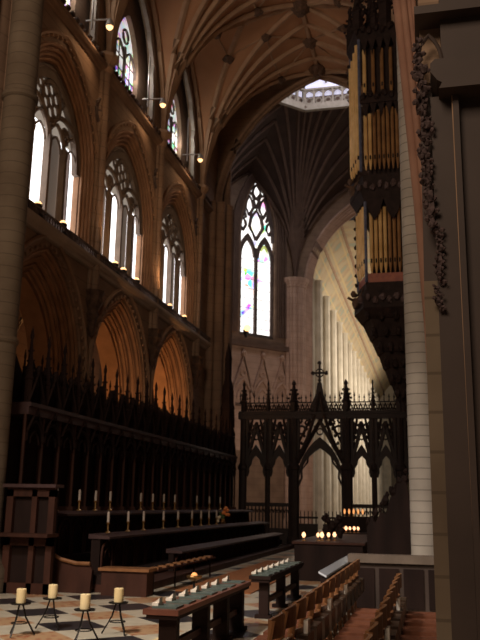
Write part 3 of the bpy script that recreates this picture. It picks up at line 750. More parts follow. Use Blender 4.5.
for k in range(nb+1):
    y = 14.3+bw*k
    MB().box(-8.16, -7.6, y-.035, y+.035, .6, 1.5).tube([(-7.68, y, 1.5), (-7.68, y, 3.26)], .035, 6).tube([(-8.1, y, 1.5), (-8.1, y, 3.26)], .05, 6).build('stall_division', M['wood_red'], t)
    if k < nb:
        yc = y+bw/2
        mb = MB(); mb.tube([(-7.66, yc+u, 2.75+v) for u, v in parch(bw/2-.03, .4, 5)], .04, 5)
        mb.tube([(-7.64, yc-bw/2+.04, 2.95), (-7.64, yc, 3.4), (-7.64, yc+bw/2-.04, 2.95)], .03, 4)
        mb.tube([(-7.66, yc-bw/2+.02, 3.5), (-7.66, yc, 4.15), (-7.66, yc+bw/2-.02, 3.5)], .035, 4); mb.blob((-7.66, yc, 4.2), .07, 1.2); mb.blob((-7.62, yc, 3.3), .06); mb.tube([(-7.66, yc+u, 2.7+v) for u, v in parch(bw/4, .25, 3)], .025, 4)
        mb.build('canopy_arch', M['wood'], t)
def spire(mb, x, y, z, h, r):
    mb.lathe((x, y, z), [(r, 0), (r, h*.30), (r*1.35, h*.32), (r*.95, h*.36), (r*.35, h*.82), (r*.6, h*.86), (r*.5, h*.9), (0.004, h)], 5)
    for q in range(3):
        zz = z+h*(.42+.13*q); rr = r*(1.25-.28*q)
        for dx, dy in ((1, 0), (-1, 0), (0, 1), (0, -1)): mb.blob((x+dx*rr, y+dy*rr, zz), r*.32, 1, 4)
for k in range(nb):
    for j, (dz, h, r, x) in enumerate(((0, 1.48, .075, -7.72), (0, 1.02, .055, -7.8), (0, 1.2, .05, -8.05), (0, .75, .05, -7.7))):
        mb = MB(); spire(mb, x, 14.35+bw*(k+.08+j*.25), 3.48, h*random.uniform(.93, 1.07), r)
        mb.build('pinnacle', M['wood'], t)

t = thing('canopy_spire', 'tall dark tapering wooden spire at the far end of the stalls beside the pier', 'spire', (-8.15, 32.3, 0))
MB().box(-8.48, -7.84, 32.05, 32.3, 0, 3.4).box(-8.5, -7.82, 32.0, 32.34, 3.3, 3.5).build('stall_end', M['wood'], t)
mb = MB()
for z, w_ in ((3.5, .33), (4.7, .29), (5.7, .22), (6.5, .15)):
    h = {3.5: 1.5, 4.7: 1.3, 5.7: 1.1, 6.5: 1.8}[z]
    mb.lathe((-8.15, 32.3, z), [(w_, 0), (w_, h*.55), (w_*1.1, h*.6), (w_*.55, h) if z < 6 else (.01, h)], 6)
mb.build('spire_tiers', M['wood'], t)
for z, w_ in ((3.5, .29), (4.7, .26), (5.7, .2)):
    for q in range(6):
        m_ = MB(); spire(m_, -8.15+w_*math.cos(q*PI/3), 32.3+w_*math.sin(q*PI/3), z, 1.15*(w_/.4)**.5, .06); m_.build('pinnacle', M['wood'], t)

def long_desk(name, label, x0, x1, y0, y1, z0, top, mat, panels=True):
    t = thing(name, label, 'desk', ((x0+x1)/2, (y0+y1)/2, z0))
    MB().box(x0, x1-.05, y0, y1, z0, top-.05).build('front', mat, t)
    MB().add([(x0-.05, y0-.04, top-.09), (x1+.16, y0-.04, top-.09), (x1+.16, y0-.04, top-.05), (x0-.05, y0-.04, top),
              (x0-.05, y1, top-.09), (x1+.16, y1, top-.09), (x1+.16, y1, top-.05), (x0-.05, y1, top)], [(0,1,2,3),(7,6,5,4),(0,4,5,1),(1,5,6,2),(2,6,7,3),(3,7,4,0)]).build('desk_top', M['wood_cornice'], t)
    n = int((y1-y0)/.62)
    for k in range(n):
        y = y0+(k+.5)*(y1-y0)/n
        m = MB(); m.tube([(x1-.03, y-.26, z0), (x1-.03, y-.26, top-.4)] + [(x1-.03, y+u, top-.4+v) for u, v in parch(.26, .27, 4)] + [(x1-.03, y+.26, z0)], .022, 5)
        m.tube([(x1-.03, y+u, top-.45+v) for u, v in parch(.14, .16, 3)], .016, 4)
        m.build('tracery_panel', M['wood_red'], t)
    return t
long_desk('choir_desk', 'upper dark choir desk with arcaded front, highest row before the stalls', -7.2, -6.95, 14.6, 31.5, .3, 1.42, M['wood'])
long_desk('choir_desk', 'middle dark choir desk with arcaded front, second row down from the stalls', -6.45, -6.22, 15.0, 31.0, .14, 1.0, M['wood'])
long_desk('choir_desk', 'lowest dark choir bench front, third row down above the rust carpet', -5.72, -5.55, 17.6, 30.5, .14, .62, M['wood'])

def desk_lamp(x, y, z, label, group, lit=.5):
    t = thing('desk_lamp', label, 'lamp', (x, y, z), group)
    MB().lathe((x, y, z), [(.06, 0), (.06, .015), (.02, .04), (.018, .16), (.045, .19), (.03, .21)], 8).build('stand', M['brass'], t)
    MB().lathe((x, y, z+.2), [(.026, 0), (.026, .2), (.01, .22)], 8).build('candle_tube', M['wax_white'], t)
    return t
YA = [14.5, 15.55, 16.38, 17.2, 19.18, 20.08, 20.97, 21.94, 24.15, 25.6, 27.0]
for k, y in enumerate(YA):
    desk_lamp(-7.0, y, 1.425, 'white candle on brass stand on the upper choir desk, %s' % ORDL[k], 'candles on the upper choir desk')
YB = [15.43, 16.54, 17.5, 18.9, 20.06, 21.31, 22.2, 23.04, 23.9]
for k, y in enumerate(YB):
    desk_lamp(-6.3, y, 1.005, 'white candle on brass stand on the middle choir desk, %s' % ORDL[k], 'candles on the middle choir desk')
# flower arrangement
t = thing('flower_arrangement', 'orange and cream flowers standing on the middle choir desk below the far stalls', 'flowers', (-6.3, 24.7, 1.0))
MB().lathe((-6.3, 24.7, 1.005), [(.05, 0), (.08, .06), (.05, .12), (.06, .16)], 10).build('vase', M['brass'], t)
mb = MB()
for k in range(9): mb.tube([(-6.3, 24.7, 1.1), (-6.34+random.uniform(-.1, .1), 24.7, 1.22), (-6.3+random.uniform(-.16, .14), 24.7+random.uniform(-.1, .1), 1.36)], .01, 4)
mb.build('stems', M['green'], t)
for k in range(9): MB().blob((-6.22+random.uniform(-.08, .08), 24.7+random.uniform(-.1, .1), 1.38+random.uniform(-.1, .14)), .06, .8, 7, .2).build('orange_bloom', M['flower_orange'], t)
for k in range(7): MB().blob((-6.45+random.uniform(-.09, .08), 24.65+random.uniform(-.1, .1), 1.12+random.uniform(-.08, .12)), .045, .8, 7, .2).build('cream_bloom', M['flower_white'], t)

# bishop-like stall end at the left
t = thing('reading_stall', 'dark red-brown panelled stall end standing at the foot of the left column', 'stall', (-7.1, 13.6, 0))
mb = MB(); mb.box(-7.55, -6.62, 13.7, 13.8, 0, 1.8)
mb.build('back_board', M['wood'], t)
for x0, x1, z0, z1 in ((-7.55, -7.42, 0, 1.8), (-7.05, -6.95, 0, 1.8), (-6.72, -6.6, 0, 1.8), (-7.55, -6.6, .0, .18), (-7.55, -6.6, .82, 1.0), (-7.55, -6.6, 1.68, 1.84)):
    MB().box(x0, x1, 13.6, 13.7, z0, z1).build('frame_rail', M['wood_red'], t)
MB().box(-7.6, -6.55, 13.5, 13.85, 1.84, 1.9).build('top_moulding', M['wood_cornice'], t)
MB().box(-7.6, -6.55, 13.3, 13.75, .98, 1.04).build('book_ledge', M['wood_red'], t)
t = thing('bench', 'low dark bench with swept curved end behind the candles at left', 'bench', (-6.6, 14.2, 0))
mb = MB(); mb.prism([(-7.0, 0), (-7.0, .92), (-6.92, .8), (-6.8, .66), (-6.6, .56), (-6.3, .5), (-6.05, .5), (-6.0, .4), (-6.03, 0)], 14.05, 14.15)
mb.build('swept_end', M['wood_red'], t)
mb = MB(); mb.tube([(-7.0, 14.02, .94), (-6.92, 14.02, .82), (-6.8, 14.02, .68), (-6.6, 14.02, .58), (-6.3, 14.02, .52), (-6.03, 14.02, .52)], .035, 6); mb.build('end_moulding', M['chair'], t)
MB().box(-6.9, -6.1, 14.15, 14.28, 0, .44).build('seat', M['wood_red'], t)
t = thing('bench', 'plain low brown bench box beside the swept bench end at left', 'bench', (-5.3, 14.2, 0))
MB().box(-5.75, -4.9, 13.9, 14.25, 0, .42).build('body', M['wood_red'], t)
MB().box(-5.8, -4.85, 13.85, 14.28, .42, .47).build('top', M['chair'], t)

# thin rail with service books on the lowest stall platform
t = thing('book_rail', 'slim dark rail on thin legs holding a line of small red-brown books', 'rail', (-4.95, 15.6, 0))
MB().box(-5.06, -4.84, 14.35, 18.4, .40, .43).build('shelf', M['wood_red'], t)
for y in (14.4, 15.7, 17.0, 18.3): MB().tube([(-4.95, y, 0), (-4.95, y, .40)], .018, 6).build('leg', M['iron'], t)
for k in range(9):
    y = 14.55+.45*k
    b = MB().box(-5.03, -4.87, y-.13, y+.08, .431, .465).build('service_book', M['chair'])
    tag(b, 'small red-brown book lying on the slim rail, %s' % ORD[k], 'book', 'books on the slim rail')
t = thing('brass_dish', 'small glowing brass dish on a dark stand behind the front prayer desk', 'dish', (-4.3, 14.8, 0))
MB().lathe((-4.3, 14.8, 0), [(.12, 0), (.12, .02), (.025, .05), (.02, .22)], 10).build('stand', M['iron'], t)
MB().lathe((-4.3, 14.8, .22), [(.03, 0), (.13, .05), (.15, .08), (.14, .10)], 14).build('dish', M['brass'], t)
MB().blob((-4.3, 14.8, .33), .06, .7).build('flame_glass', M['flame_soft'], t)
tag(MB().box(-4.75, -3.3, 15.1, 24, 0.001, .02).build('carpet_runner', M['carpet']), 'rust coloured carpet strip on the floor beyond the prayer desks', 'carpet')
for k, (x, lb) in enumerate(((-5.1, 'left'), (-3.15, 'right'))):
    pass

# ================================================================== prayer desks in the foreground
def prayer_desk(label, x0, x1, y0, y1, z, legs, mat):
    t = thing('prayer_desk', label, 'desk', ((x0+x1)/2, y0, 0))
    MB().box(x0, x1, y0, y1, z-.05, z).build('top', mat, t)
    MB().box(x0+.03, x1-.02, y0+.02, y1-.02, z-.09, z-.05).build('apron', M['wood'], t)
    for y in legs:
        lg = MB().box(x0+.12, x1-.06, y-.055, y+.055, .03, z-.09).build('leg', M['wood'], t)
        MB().box(x0+.06, x1-.02, y-.07, y+.07, 0, .05).build('foot', M['wood'], lg)
    MB().box(x0+.17, x0+.23, legs[0], legs[-1], .2, .27).build('stretcher', M['wood_red'], t)
    return t
prayer_desk('long dark red wooden prayer desk in the foreground holding open books', -2.76, -2.40, 7.75, 11.0, .60, (7.95, 9.1, 10.0, 10.82), M['desk_wood'])
prayer_desk('dark wooden prayer desk farther back beside the chair row, books on top', -2.62, -2.30, 11.85, 15.0, .60, (12.05, 13.4, 14.8), M['wood'])
def hymn(x, y, z, label, group):
    t = thing('hymn_book', label, 'book', (x, y, z), group)
    MB().box(x-.08, x+.17, y-.13, y+.13, z, z+.018).build('cover', M['book'], t)
    q = MB(); q.box(x-.10, x-.035, y-.075, y+.075, z+.018, z+.045); q.prism([(x-.08, z+.045), (x-.03, z+.09), (x-.035, z+.045)], y-.05, y+.05); q.build('pages', M['paper'], t)
for k, y in enumerate((7.97, 8.4, 8.85, 9.3, 9.75, 10.2, 10.75)):
    hymn(-2.62, y, .60, 'green-grey book with white pages on the foreground prayer desk, %s' % ORD[k], 'books on the foreground prayer desk')
for k, y in enumerate((12.0, 12.4, 12.85, 13.3, 13.8, 14.3, 14.75)):
    hymn(-2.50, y, .60, 'book with white pages on the farther prayer desk, %s' % ORD[k], 'books on the farther prayer desk')
t = MB().box(-3.12, -2.80, 8.8, 9.5, .003, .10).build('kneeler', M['wax']); tag(t, 'pale yellow kneeling cushion on the floor under the foreground prayer desk', 'cushion')

# ================================================================== candles on stands
CN = ['leftmost', 'second from left', 'third from left', 'rightmost']
for k, (x, y) in enumerate(((-4.95, 9.46), (-4.83, 10.08), (-3.99, 9.2), (-3.88, 9.98))):
    t = thing('candle_stand', 'low black iron tripod stand holding a thick candle, %s of four' % CN[k], 'candle stand', (x, y, 0), 'iron candle stands on the marble floor')
    MB().lathe((x, y, .355), [(.02, 0), (.12, .012), (.125, .028), (.11, .025)], 14).build('drip_plate', M['iron'], t)
    for q in range(3):
        a = q*2*PI/3+.5+k; MB().tube([(x+.03*math.cos(a), y+.03*math.sin(a), .36), (x+.07*math.cos(a), y+.07*math.sin(a), .22), (x+.19*math.cos(a), y+.19*math.sin(a), .01)], .011, 5).build('leg', M['iron'], t)
    MB().tube([(x+.10*math.cos(j*PI/4), y+.10*math.sin(j*PI/4), .15) for j in range(9)], .007, 4).build('ring', M['iron'], t)
    t = thing('candle', 'thick cream pillar candle on a black tripod stand, %s of four' % CN[k], 'candle', (x, y, .383), 'thick pillar candles')
    MB().lathe((x, y, .383), [(.058, 0), (.06, .01), (.06, .158), (.052, .166), (.02, .156)], 18).build('wax_body', M['wax'], t, smooth=True)
    MB().tube([(x, y, .53), (x+.004, y, .565)], .004, 5).build('wick', M['iron'], t)

# ================================================================== chairs (face the choir aisle, -x)
def make_chair(x, y, label, group):
    t = thing('chair', label, 'chair', (x, y, 0), group)
    MB().box(x-.47, x-.05, y-.18, y+.18, .42, .455).build('seat', M['seat'], t)
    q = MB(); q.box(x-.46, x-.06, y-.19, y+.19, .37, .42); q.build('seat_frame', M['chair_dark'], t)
    for dy in (-.19, .19):
        MB().tube([(x-.43, y+dy, 0), (x-.43, y+dy, .42)], .018, 6).build('leg', M['chair'], t)
        MB().tube([(x-.02, y+dy, 0), (x-.05, y+dy, .44), (x+.02, y+dy, .84)], .019, 6).build('leg', M['chair'], t)
    q = MB(); n = 6
    for zz, hh in ((.72, .13), (.58, .06)):
        vs = []
        for k in range(n+1):
            u = -1+2*k/n; bx = x+.045*(1-u*u)+(.0 if zz > .6 else -.025); top = zz+hh + (.02*(1-u*u) if zz > .6 else 0)
            vs += [(bx-.012, y+u*.2, zz), (bx+.012, y+u*.2, zz), (bx+.012, y+u*.2, top), (bx-.012, y+u*.2, top)]
        q.add(vs, [(4*k+a, 4*k+(a+1) % 4, 4*k+4+(a+1) % 4, 4*k+4+a) for k in range(n) for a in range(4)] + [(0,1,2,3), (4*n+3, 4*n+2, 4*n+1, 4*n)])
    q.build('backrest', M['chair'], t)
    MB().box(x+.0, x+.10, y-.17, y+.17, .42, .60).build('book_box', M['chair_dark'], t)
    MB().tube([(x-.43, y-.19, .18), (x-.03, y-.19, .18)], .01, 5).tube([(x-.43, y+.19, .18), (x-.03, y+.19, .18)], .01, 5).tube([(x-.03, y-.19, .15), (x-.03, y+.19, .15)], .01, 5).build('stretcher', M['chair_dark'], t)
    return t
first = None
ROWS = [(-1.09, [5.8+.52*k for k in range(13)], 'left row beside the prayer desks'), (-.42, [5.0+.52*k for k in range(10)], 'middle row in the right foreground'),
        (.15, [6.6+.6*k for k in range(6)], 'right row against the stone monument')]
for rx, ys, nm in ROWS:
    for k, y in enumerate(ys):
        lb = 'wooden chair with red-brown seat in the %s, %s' % (nm, ORD[k])
        gp = 'wooden chairs in the ' + nm
        if first is None: first = make_chair(rx, y, lb, gp)
        else: dup(first, (rx, y, 0), lb, gp)
for k, y in enumerate((5.8, 6.84, 8.4, 9.96)):
    tag(MB().box(-1.04, -1.005, y-.07, y+.07, .60, .70).build('leaflet', M['paper']), 'white leaflet standing in a book box of the left chair row, %s' % ORD[k], 'leaflet', 'leaflets in the left chair row')
for k, y in enumerate((5.52, 6.56, 8.64)):
    tag(MB().box(-.38, -.345, y-.07, y+.07, .60, .71).build('leaflet', M['paper']), 'white leaflet standing in a book box of the middle chair row, %s' % ORD[k], 'leaflet', 'leaflets in the middle chair row')
t = thing('front_desk', 'low desk with glossy top coloured white-blue for its reflected daylight in front of the left chair row', 'desk', (-1.8, 14.8, 0))
MB().add([(-1.72, 12.7, .60), (-1.6, 12.7, .54), (-1.6, 17.2, .54), (-1.72, 17.2, .60), (-1.72, 12.7, .63), (-1.6, 12.7, .57), (-1.6, 17.2, .57), (-1.72, 17.2, .63)],
         [(0,1,2,3),(4,5,6,7),(0,1,5,4),(1,2,6,5),(2,3,7,6),(3,0,4,7)]).build('sloped_top', M['painted_sheen'], t)
MB().box(-1.70, -1.62, 12.75, 17.15, 0, .53).build('desk_front', M['wood'], t)
t = thing('parapet', 'low dark grey panelled parapet closing the chair rows before the pale shaft', 'parapet', (-.5, 13.1, 0))
MB().box(-1.25, .3, 13.05, 13.2, 0, .78).build('panel_wall', M['pier_dark'], t)
MB().box(-1.3, .34, 12.98, 13.28, .76, .88).build('coping', M['tracery_dark'], t)
for k in range(4): MB().box(-1.2+.37*k, -.9+.37*k, 13.02, 13.05, .1, .68).build('panel', M['wood'], t)

# ================================================================== far right stalls and glowing lamps
t = thing('stall_block', 'dark choir stall block with carved poppyhead below the screen gate', 'choir stalls', (-2.4, 20, 0))
MB().box(-3.0, -1.5, 18.2, 24, 0, .78).build('body', M['wood'], t)
MB().box(-3.05, -1.45, 18.15, 24, .78, .83).build('top', M['wood_red'], t)
mb = MB()
for k in range(7): mb.blob((-2.55+random.uniform(-.12, .12), 20.6, .95+.07*k), .12-.01*k, 1.1, 6, .3)
mb.build('poppyhead', M['wood'], t)
mb = MB()
for k in range(5): mb.blob((-2.2+random.uniform(-.06, .06), 19.8, .95+.09*k), .09, 1.1, 6, .3)
mb.build('poppyhead', M['wood'], t)
def glow(x, y, z, label, group):
    t = thing('glowing_lamp', label, 'lamp', (x, y, z), group)
    MB().lathe((x, y, z), [(.05, 0), (.05, .015), (.012, .03), (.012, .08)], 8).build('stand', M['brass'], t)
    MB().blob((x, y, z+.13), random.uniform(.035, .055), 1.3, 8).build('lamp_glass', M['flame'], t, smooth=True)
for k, (x, z) in enumerate(((-2.82, .83), (-2.52, .83), (-2.45, .90), (-2.32, .97), (-2.2, .9))):
    if z > .84: pass
    glow(x, 18.4+.15*k, .835, 'small glowing pinkish lamp on the dark stall block, %s' % ORDL[k], 'glowing lamps on the dark stall block')
t = thing('stall_block', 'dark stall block with dimmer and brighter lamps right of the screen gate', 'choir stalls', (-2.3, 25, 0))
MB().box(-2.8, -1.85, 24.3, 26, 0, .84).build('body', M['wood'], t)
MB().box(-2.8, -1.85, 25.6, 26, .84, 1.30).build('upper_shelf', M['wood'], t)
for k in range(5): glow(-2.62+.12*k, 24.5+.05*(k % 2), .845, 'bright glowing lamp on the block right of the screen gate, %s' % ORDL[k], 'bright lamps right of the screen gate')
for k in range(5):
    x = -2.66+.14*k; q = thing('glowing_lamp', 'dim amber lamp on the upper shelf right of the screen gate, %s' % ORDL[k], 'lamp', (x, 25.75, 1.305), 'dim amber lamps right of the screen gate')
    MB().lathe((x, 25.75, 1.305), [(.035, 0), (.012, .03), (.012, .06)], 8).build('stand', M['brass'], q)
    MB().blob((x, 25.75, 1.45), .035, 2.4, 7).build('lamp_glass', M['flame_soft'], q)
t = thing('stall_end', 'tall dark carved stall end with sloping poppyhead left of the pale shaft', 'stall', (-.85, 17, 0))
mb = MB(); mb.prism([(-1.3, 0), (-1.3, 1.2), (-1.22, 1.35), (-1.12, 1.3), (-1.02, 1.5), (-.9, 1.48), (-.82, 1.8), (-.72, 1.85), (-.64, 2.2), (-.5, 2.15), (-.42, 1.7), (-.35, 1.6), (-.35, 0)], 16.9, 17.1); mb.build('end_panel', M['wood'], t)
mb = MB()
for k in range(16): mb.blob((-1.25+.05*k+random.uniform(-.04, .04), 16.95, 1.3+.062*k+random.uniform(-.03, .1)), random.uniform(.04, .08), 1.3, 6, .35)
mb.build('poppyhead', M['wood'], t)

# ================================================================== choir screen
t = thing('choir_screen', 'dark carved wooden choir screen with pointed arches, cresting and tall central cross', 'screen', (XC, 33, 0))
SY = 32.95
posts = [(-7.6, .17), (-6.55, .11), (-5.46, .23), (-3.29, .23), (-2.2, .11), (-1.15, .2), (0.0, .16)]
for x, r in posts:
    mb = MB(); mb.lathe((x, SY, 0), [(r+.06, 0), (r+.06, .3), (r, .4), (r, 3.0), (r+.05, 3.05), (r+.05, 3.15), (r*.8, 3.3), (r*.8, 5.15)], 8)
    mb.build('post', M['screen'], t)
mb = MB(); mb.box(-7.8, .2, SY-.16, SY+.16, 5.1, 5.3); mb.box(-7.8, .2, SY-.2, SY+.2, 5.3, 5.36); mb.box(-7.8, .2, SY-.1, SY+.1, 5.36, 5.44); mb.build('cornice', M['screen'], t)
mb = MB(); mb.box(-7.8, .2, SY-.03, SY+.03, 5.76, 5.81)
for k in range(39):
    x = -7.6+.2*k
    mb.tube([(x-.1, SY, 5.44), (x, SY, 5.72), (x+.1, SY, 5.44)], .034, 4)
    mb.tube([(x, SY, 5.44), (x-.1, SY, 5.74)], .03, 4); mb.tube([(x, SY, 5.44), (x+.1, SY, 5.74)], .03, 4)
mb.build('cresting', M['screen'], t)
for k in range(40):
    x = -7.75+.2*k; h = .34 if k % 3 else .5
    MB().lathe((x, SY, 5.8), [(.03, 0), (.015, h*.4), (.045, h*.55), (.02, h*.7), (.003, h)], 5).build('cresting_finial', M['screen'], t)
for x, r in posts:
    mb = MB(); spire(mb, x, SY, 5.4, 1.35, r*.75); mb.build('post_pinnacle', M['screen'], t)
def gable_arch(mb, xc, a, zs, h, ztop, y=SY):
    A = [(xc-a, zs-.0)] + [(xc+u, zs+v) for u, v in parch(a, h, 7)] + [(xc+a, zs)]
    B = [(xc-a-.02, zs)] + [(xc+u*1.02, zs+v+.30+.16*(1-abs(u)/a)) for u, v in parch(a, h, 7)] + [(xc+a+.02, zs)]
    mb.band(B, A, y-.07, y+.07)
    # cusps
    for sgn in (-1, 1):
        mb.tube([(xc+sgn*a, y, zs), (xc+sgn*a*.84, y, zs+h*.22), (xc+sgn*a*.86, y, zs+h*.42), (xc+sgn*a*.58, y, zs+h*.62), (xc+sgn*a*.5, y, zs+h*.86)], .05, 5)
        mb.tube([(xc+sgn*(a+.05), y, zs+h*.6), (xc, y, ztop)], .085, 5)
        n = 6
        for q in range(n): mb.blob((xc+sgn*(a+.05)*(1-q/n)+sgn*.05, y, zs+h*.6+(ztop-zs-h*.6)*q/n+.06), .065, 1, 5, .2)
        ring(mb, xc+sgn*a*.85, y, ztop-.35, .17, .055, 8); ring(mb, xc+sgn*a*.55, y, ztop-.05, .12, .05, 6); ring(mb, xc+sgn*a*.95, y, ztop+.05, .12, .05, 6)
        mb.tube([(xc+sgn*a, y, zs+h*.6), (xc+sgn*a, y, 5.1)], .08, 5)
        mb.tube([(xc+sgn*a, y, zs+h+.2), (xc+sgn*a*.45, y, 5.1)], .05, 4)
    ring(mb, xc, y, ztop-.42, .13, .035, 8)
    mb.blob((xc, y, ztop+.05), .12, 1.3, 6, .2)
for i in range(len(posts)-1):
    if i == 2: continue
    x0, x1 = posts[i][0]+posts[i][1], posts[i+1][0]-posts[i+1][1]
    mb = MB(); gable_arch(mb, (x0+x1)/2, (x1-x0)/2, 2.75, .85, 4.8); mb.build('side_arch', M['screen'], t)
    mb = MB(); mb.box(x0-.05, x1+.05, SY-.07, SY+.07, 1.55, 1.7); mb.box(x0-.05, x1+.05, SY-.05, SY+.05, .0, .7)
    n = 5
    for k in range(n): 
        xx = x0+(x1-x0)*(k+.5)/n; mb.tube([(xx, SY, .7), (xx, SY, 1.55)], .03, 5); mb.tube([(xx+u, SY, 1.3+v) for u, v in parch((x1-x0)/n/2, .16, 3)], .025, 4)
    mb.build('grille', M['screen'], t)
mb = MB(); x0, x1 = -5.27, -3.48; xm = (x0+x1)/2
gable_arch(mb, xm, (x1-x0)/2, 2.4, 1.5, 5.0)
for sgn in (-1, 1):
    mb.tube([(xm+sgn*.92, SY-.1, 3.4), (xm+sgn*.5, SY-.12, 4.3), (xm+sgn*.18, SY-.12, 5.3), (xm, SY-.12, 6.2)], .08, 6)
    for q in range(9): mb.blob((xm+sgn*(.95-.105*q), SY-.12, 3.5+.3*q), .075, 1, 5, .2)
mb.build('central_arch', M['screen'], t)
mb = MB(); mb.prism([(xm-.38, 5.4), (xm-.3, 5.8), (xm-.16, 6.1), (xm-.08, 6.6), (xm+.08, 6.6), (xm+.16, 6.1), (xm+.3, 5.8), (xm+.38, 5.4)], SY-.1, SY+.1); ped = mb.build('cross_pedestal', M['screen'], t)
mb = MB(); mb.box(xm-.04, xm+.04, SY-.04, SY+.04, 6.5, 7.45); mb.box(xm-.28, xm+.28, SY-.04, SY+.04, 6.98, 7.06)
ring(mb, xm, SY, 7.02, .17, .03, 10)
for dx, dz in ((-.28, 0), (.28, 0), (0, .42), (0, -.3)):
    mb.blob((xm+dx, SY, 7.02+dz), .09, 1, 6, .2)
mb.build('cross', M['screen'], ped)
for sgn in (-1, 1):
    mb = MB(); xa = xm+sgn*.88; xb = xm+sgn*.1
    xa, xb = min(xa, xb), max(xa, xb)
    mb.box(xa, xb, SY-.03, SY+.03, 0, .9); mb.box(xa, xb, SY-.03, SY+.03, 1.1, 1.18)
    for k in range(5): mb.tube([(xa+(xb-xa)*(k+.5)/5, SY, .9), (xa+(xb-xa)*(k+.5)/5, SY, 1.4)], .02, 4)
    mb.build('gate', M['screen'], t)

# ================================================================== organ
t = thing('pipe_organ', 'tall gilded pipe organ in dark carved case hanging on the north side', 'organ', (-1, 21.5, 5))
P0, P1, P2, P3 = (.3, 21.0), (-1.60, 21.0), (-1.93, 22.0), (-1.6, 24.2)
def opoly(s=1.0, dy=0): return [( .3, 21.0+(1-s)*.3), (-1.60*s, 21.0+(1-s)*.3), (-1.93*s, 22.0), (-1.6*s, 24.2), (.3, 24.2)]
def tier(mb, z0, z1, s0=1.0, s1=None):
    s1 = s1 or s0; a, b = opoly(s0), opoly(s1); n = 5
    mb.add([(x, y, z0) for x, y in a] + [(x, y, z1) for x, y in b], [tuple(range(n)), tuple(range(2*n-1, n-1, -1))] + [(i, i+n, (i+1) % n+n, (i+1) % n) for i in range(n)])
mb = MB(); mb.box(-1.4, .3, 21.35, 24, 7.2, 15.2); mb.build('case_body', M['case'], t)
for grp in (((14.75, 15.0, 1.0, 1.06), (15.0, 15.15, 1.06, 1.06)), ((10.15, 10.3, 1.04, 1.04), (10.3, 10.6, .96, .98), (9.85, 10.15, .95, 1.03)), ((7.3, 7.5, .94, .95), (7.1, 7.3, 1.0, .96), (6.8, 7.1, 1.0, 1.0))):
    mb = MB()
    for g in grp: tier(mb, *g)
    mb.build('case_cornice', M['case'], t)
for z in (10.22, 7.0, 15.05):
    for k in range(11):
        MB().blob((-1.66+.19*k, 20.95, z+.07*(k % 2)), .085, 1.2, 6, .35).build('carved_leaf', M['foliage'] if z < 15 else M['case'], t)
mb = MB(); tier(mb, 7.5, 7.75, .93, .93); mb.build('painted_band', M['redpaint'], t)
mb = MB()
for z0, z1 in ((10.7, 14.8), (7.5, 9.8)):
    s = 1 if z0 > 10 else .94
    for (x, y) in ((-1.60*s, 20.99), (-1.93*s, 22.0), (-.25, 20.98)): mb.tube([(x, y, z0), (x, y, z1)], .045, 6)
mb.build('case_posts', M['case_blue'], t)
mb = MB(); mb.box(-1.6, .2, 20.94, 21.02, 12.75, 13.0)
for k in range(9): mb.blob((-1.5+.2*k, 20.93, 12.95+.08*(k % 2)), .1, 1, 6, .3)
mb.build('carved_band', M['case'], t)
def pipe(x, y, z, h, r, mt='gilt'):
    q = MB(); q.lathe((x, y, z), [(r*.3, 0), (r, .25), (r, h)], 8)
    p_ = q.build('organ_pipe', M[mt], t, smooth=True)
    MB().box(x-r*.45, x+r*.45, y-r*1.05, y-r*.7, z+.3, z+.42).build('pipe_mouth', M['case'], p_)
def lp(a, b, u): return (a[0]+(b[0]-a[0])*u, a[1]+(b[1]-a[1])*u)
for k in range(4):                                          # narrow bright canted face, upper and lower
    x, y = lp(P1, P2, .12+.25*k); pipe(x-.03, y-.03, 10.78, 3.9-.1*k, .062)
    x, y = lp((P1[0]*.94, 21.02), (P2[0]*.94, 22.0), .16+.23*k); pipe(x, y, 7.76, 1.95, .07)
for k in range(12):
    x = -1.46+.125*k; pipe(x, 21.1, 10.78, 1.9-.05*abs(k-5), .052, 'gilt' if k < 2 else 'gilt_shaded')
    if k % 2 == 0: pipe(x, 21.12, 13.02, 1.5, .055, 'gilt' if k < 2 else 'gilt_shaded')
    if k < 9: pipe(-1.36+.125*k, 21.12, 7.76, 1.95-.05*abs(k-4), .05, 'gilt' if k < 4 else 'gilt_shaded')
for k in range(8):
    for z, d in ((12.78, .45), (14.8, .5)): MB().prism([(-1.55+.22*k, z), (-1.5+.22*k, z-d*.4), (-1.44+.22*k, z-d), (-1.38+.22*k, z-d*.4), (-1.33+.22*k, z)], 20.97, 21.0).build('pipe_shade', M['case'], t)
for k in range(3): MB().prism([(-1.5+.5*k, 9.88), (-1.4+.5*k, 9.5), (-1.25+.5*k, 9.25), (-1.1+.5*k, 9.5), (-1.0+.5*k, 9.88)], 20.97, 21.02).build('pipe_shade', M['case'], t)
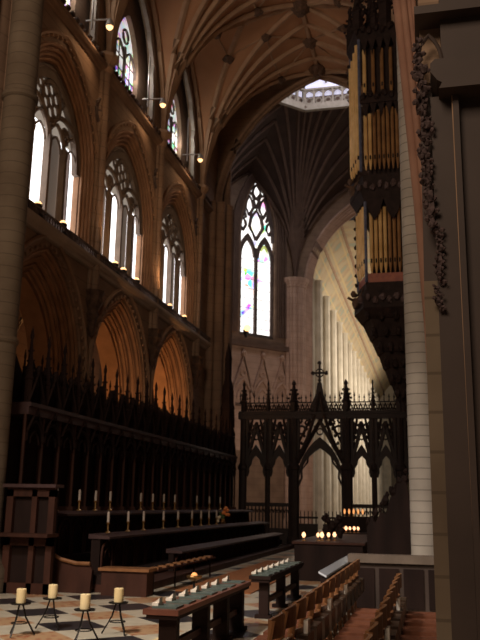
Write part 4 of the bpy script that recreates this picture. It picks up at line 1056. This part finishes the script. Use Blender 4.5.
for x, y, z, h, r in ((-1.93, 22.0, 15.1, 1.5, .13), (-1.62, 21.05, 15.1, 1.9, .16), (-1.15, 21.05, 15.1, 1.3, .12), (-.85, 21.1, 15.1, 2.6, .2), (-.45, 21.05, 15.1, 1.6, .14), (-.1, 21.05, 15.1, 2.2, .16), (-1.75, 21.5, 15.1, 1.2, .12), (-1.3, 22, 15.1, 2.4, .18)):
    mb = MB(); spire(mb, x, y, z, h, r)
    for q in range(5): mb.blob((x+random.uniform(-r, r)*1.5, y-.05, z+.1+q*h*.12), r*.5, 1, 5, .3)
    mb.build('pinnacle', M['case'], t)
for k in range(14):                                         # little crockets down the outer edges
    MB().blob((-1.99, 21.95, 10.9+.28*k), .06, 1, 5, .3).build('crocket', M['case'], t)
    if k < 9: MB().blob((-1.86, 21.95, 7.4+.28*k), .06, 1, 5, .3).build('crocket', M['case'], t)
mb = MB()                                                   # figures on the brackets
for (x, y, z) in ((-1.85, 21.5, 6.95), (-1.9, 21.6, 10.3)):
    mb = MB(); mb.blob((x, y, z+.1), .13, 1.2, 7, .2); mb.blob((x-.05, y-.05, z+.35), .09, 1.1, 7); mb.tube([(x, y, z+.15), (x+.15, y-.1, z+.3), (x+.22, y-.1, z+.5)], .04, 5); mb.tube([(x, y, z+.15), (x-.2, y-.1, z+.25)], .04, 5)
    mb.build('carved_figure', M['boss'], t)
mb = MB()                                                   # pendant corbel
for z, z1, s0, s1 in ((6.55, 6.8, .88, 1.0), (6.1, 6.55, .74, .86), (5.7, 6.1, .62, .72), (5.3, 5.7, .52, .6), (4.9, 5.3, .42, .5), (4.5, 4.9, .3, .4), (4.2, 4.5, .2, .3)):
    q0 = [(x*s0-.35*(1-s0) if x < 0 else x, 22.6+(y-22.6)*s0, z) for x, y in opoly(1)]; q1 = [(x*s1-.35*(1-s1) if x < 0 else x, 22.6+(y-22.6)*s1, z1) for x, y in opoly(1)]
    mb.add(q0+q1, [tuple(range(5)), tuple(range(9, 4, -1))] + [(i, i+5, (i+1) % 5+5, (i+1) % 5) for i in range(5)])
mb.build('pendant_corbel', M['case'], t)
for z, s in ((6.6, .93), (6.2, .8), (5.8, .68), (5.4, .57), (5.0, .47), (4.6, .36), (4.25, .25)):
    for u in range(5):
        x, y = lp((-.0, 21.0), P1, u/4); mb = MB(); mb.blob((x*s-.35*(1-s), 22.6+(y-22.6)*s-.03, z), .09, 1.3, 6, .3)
        mb.build('pendant_boss', M['case'], t)
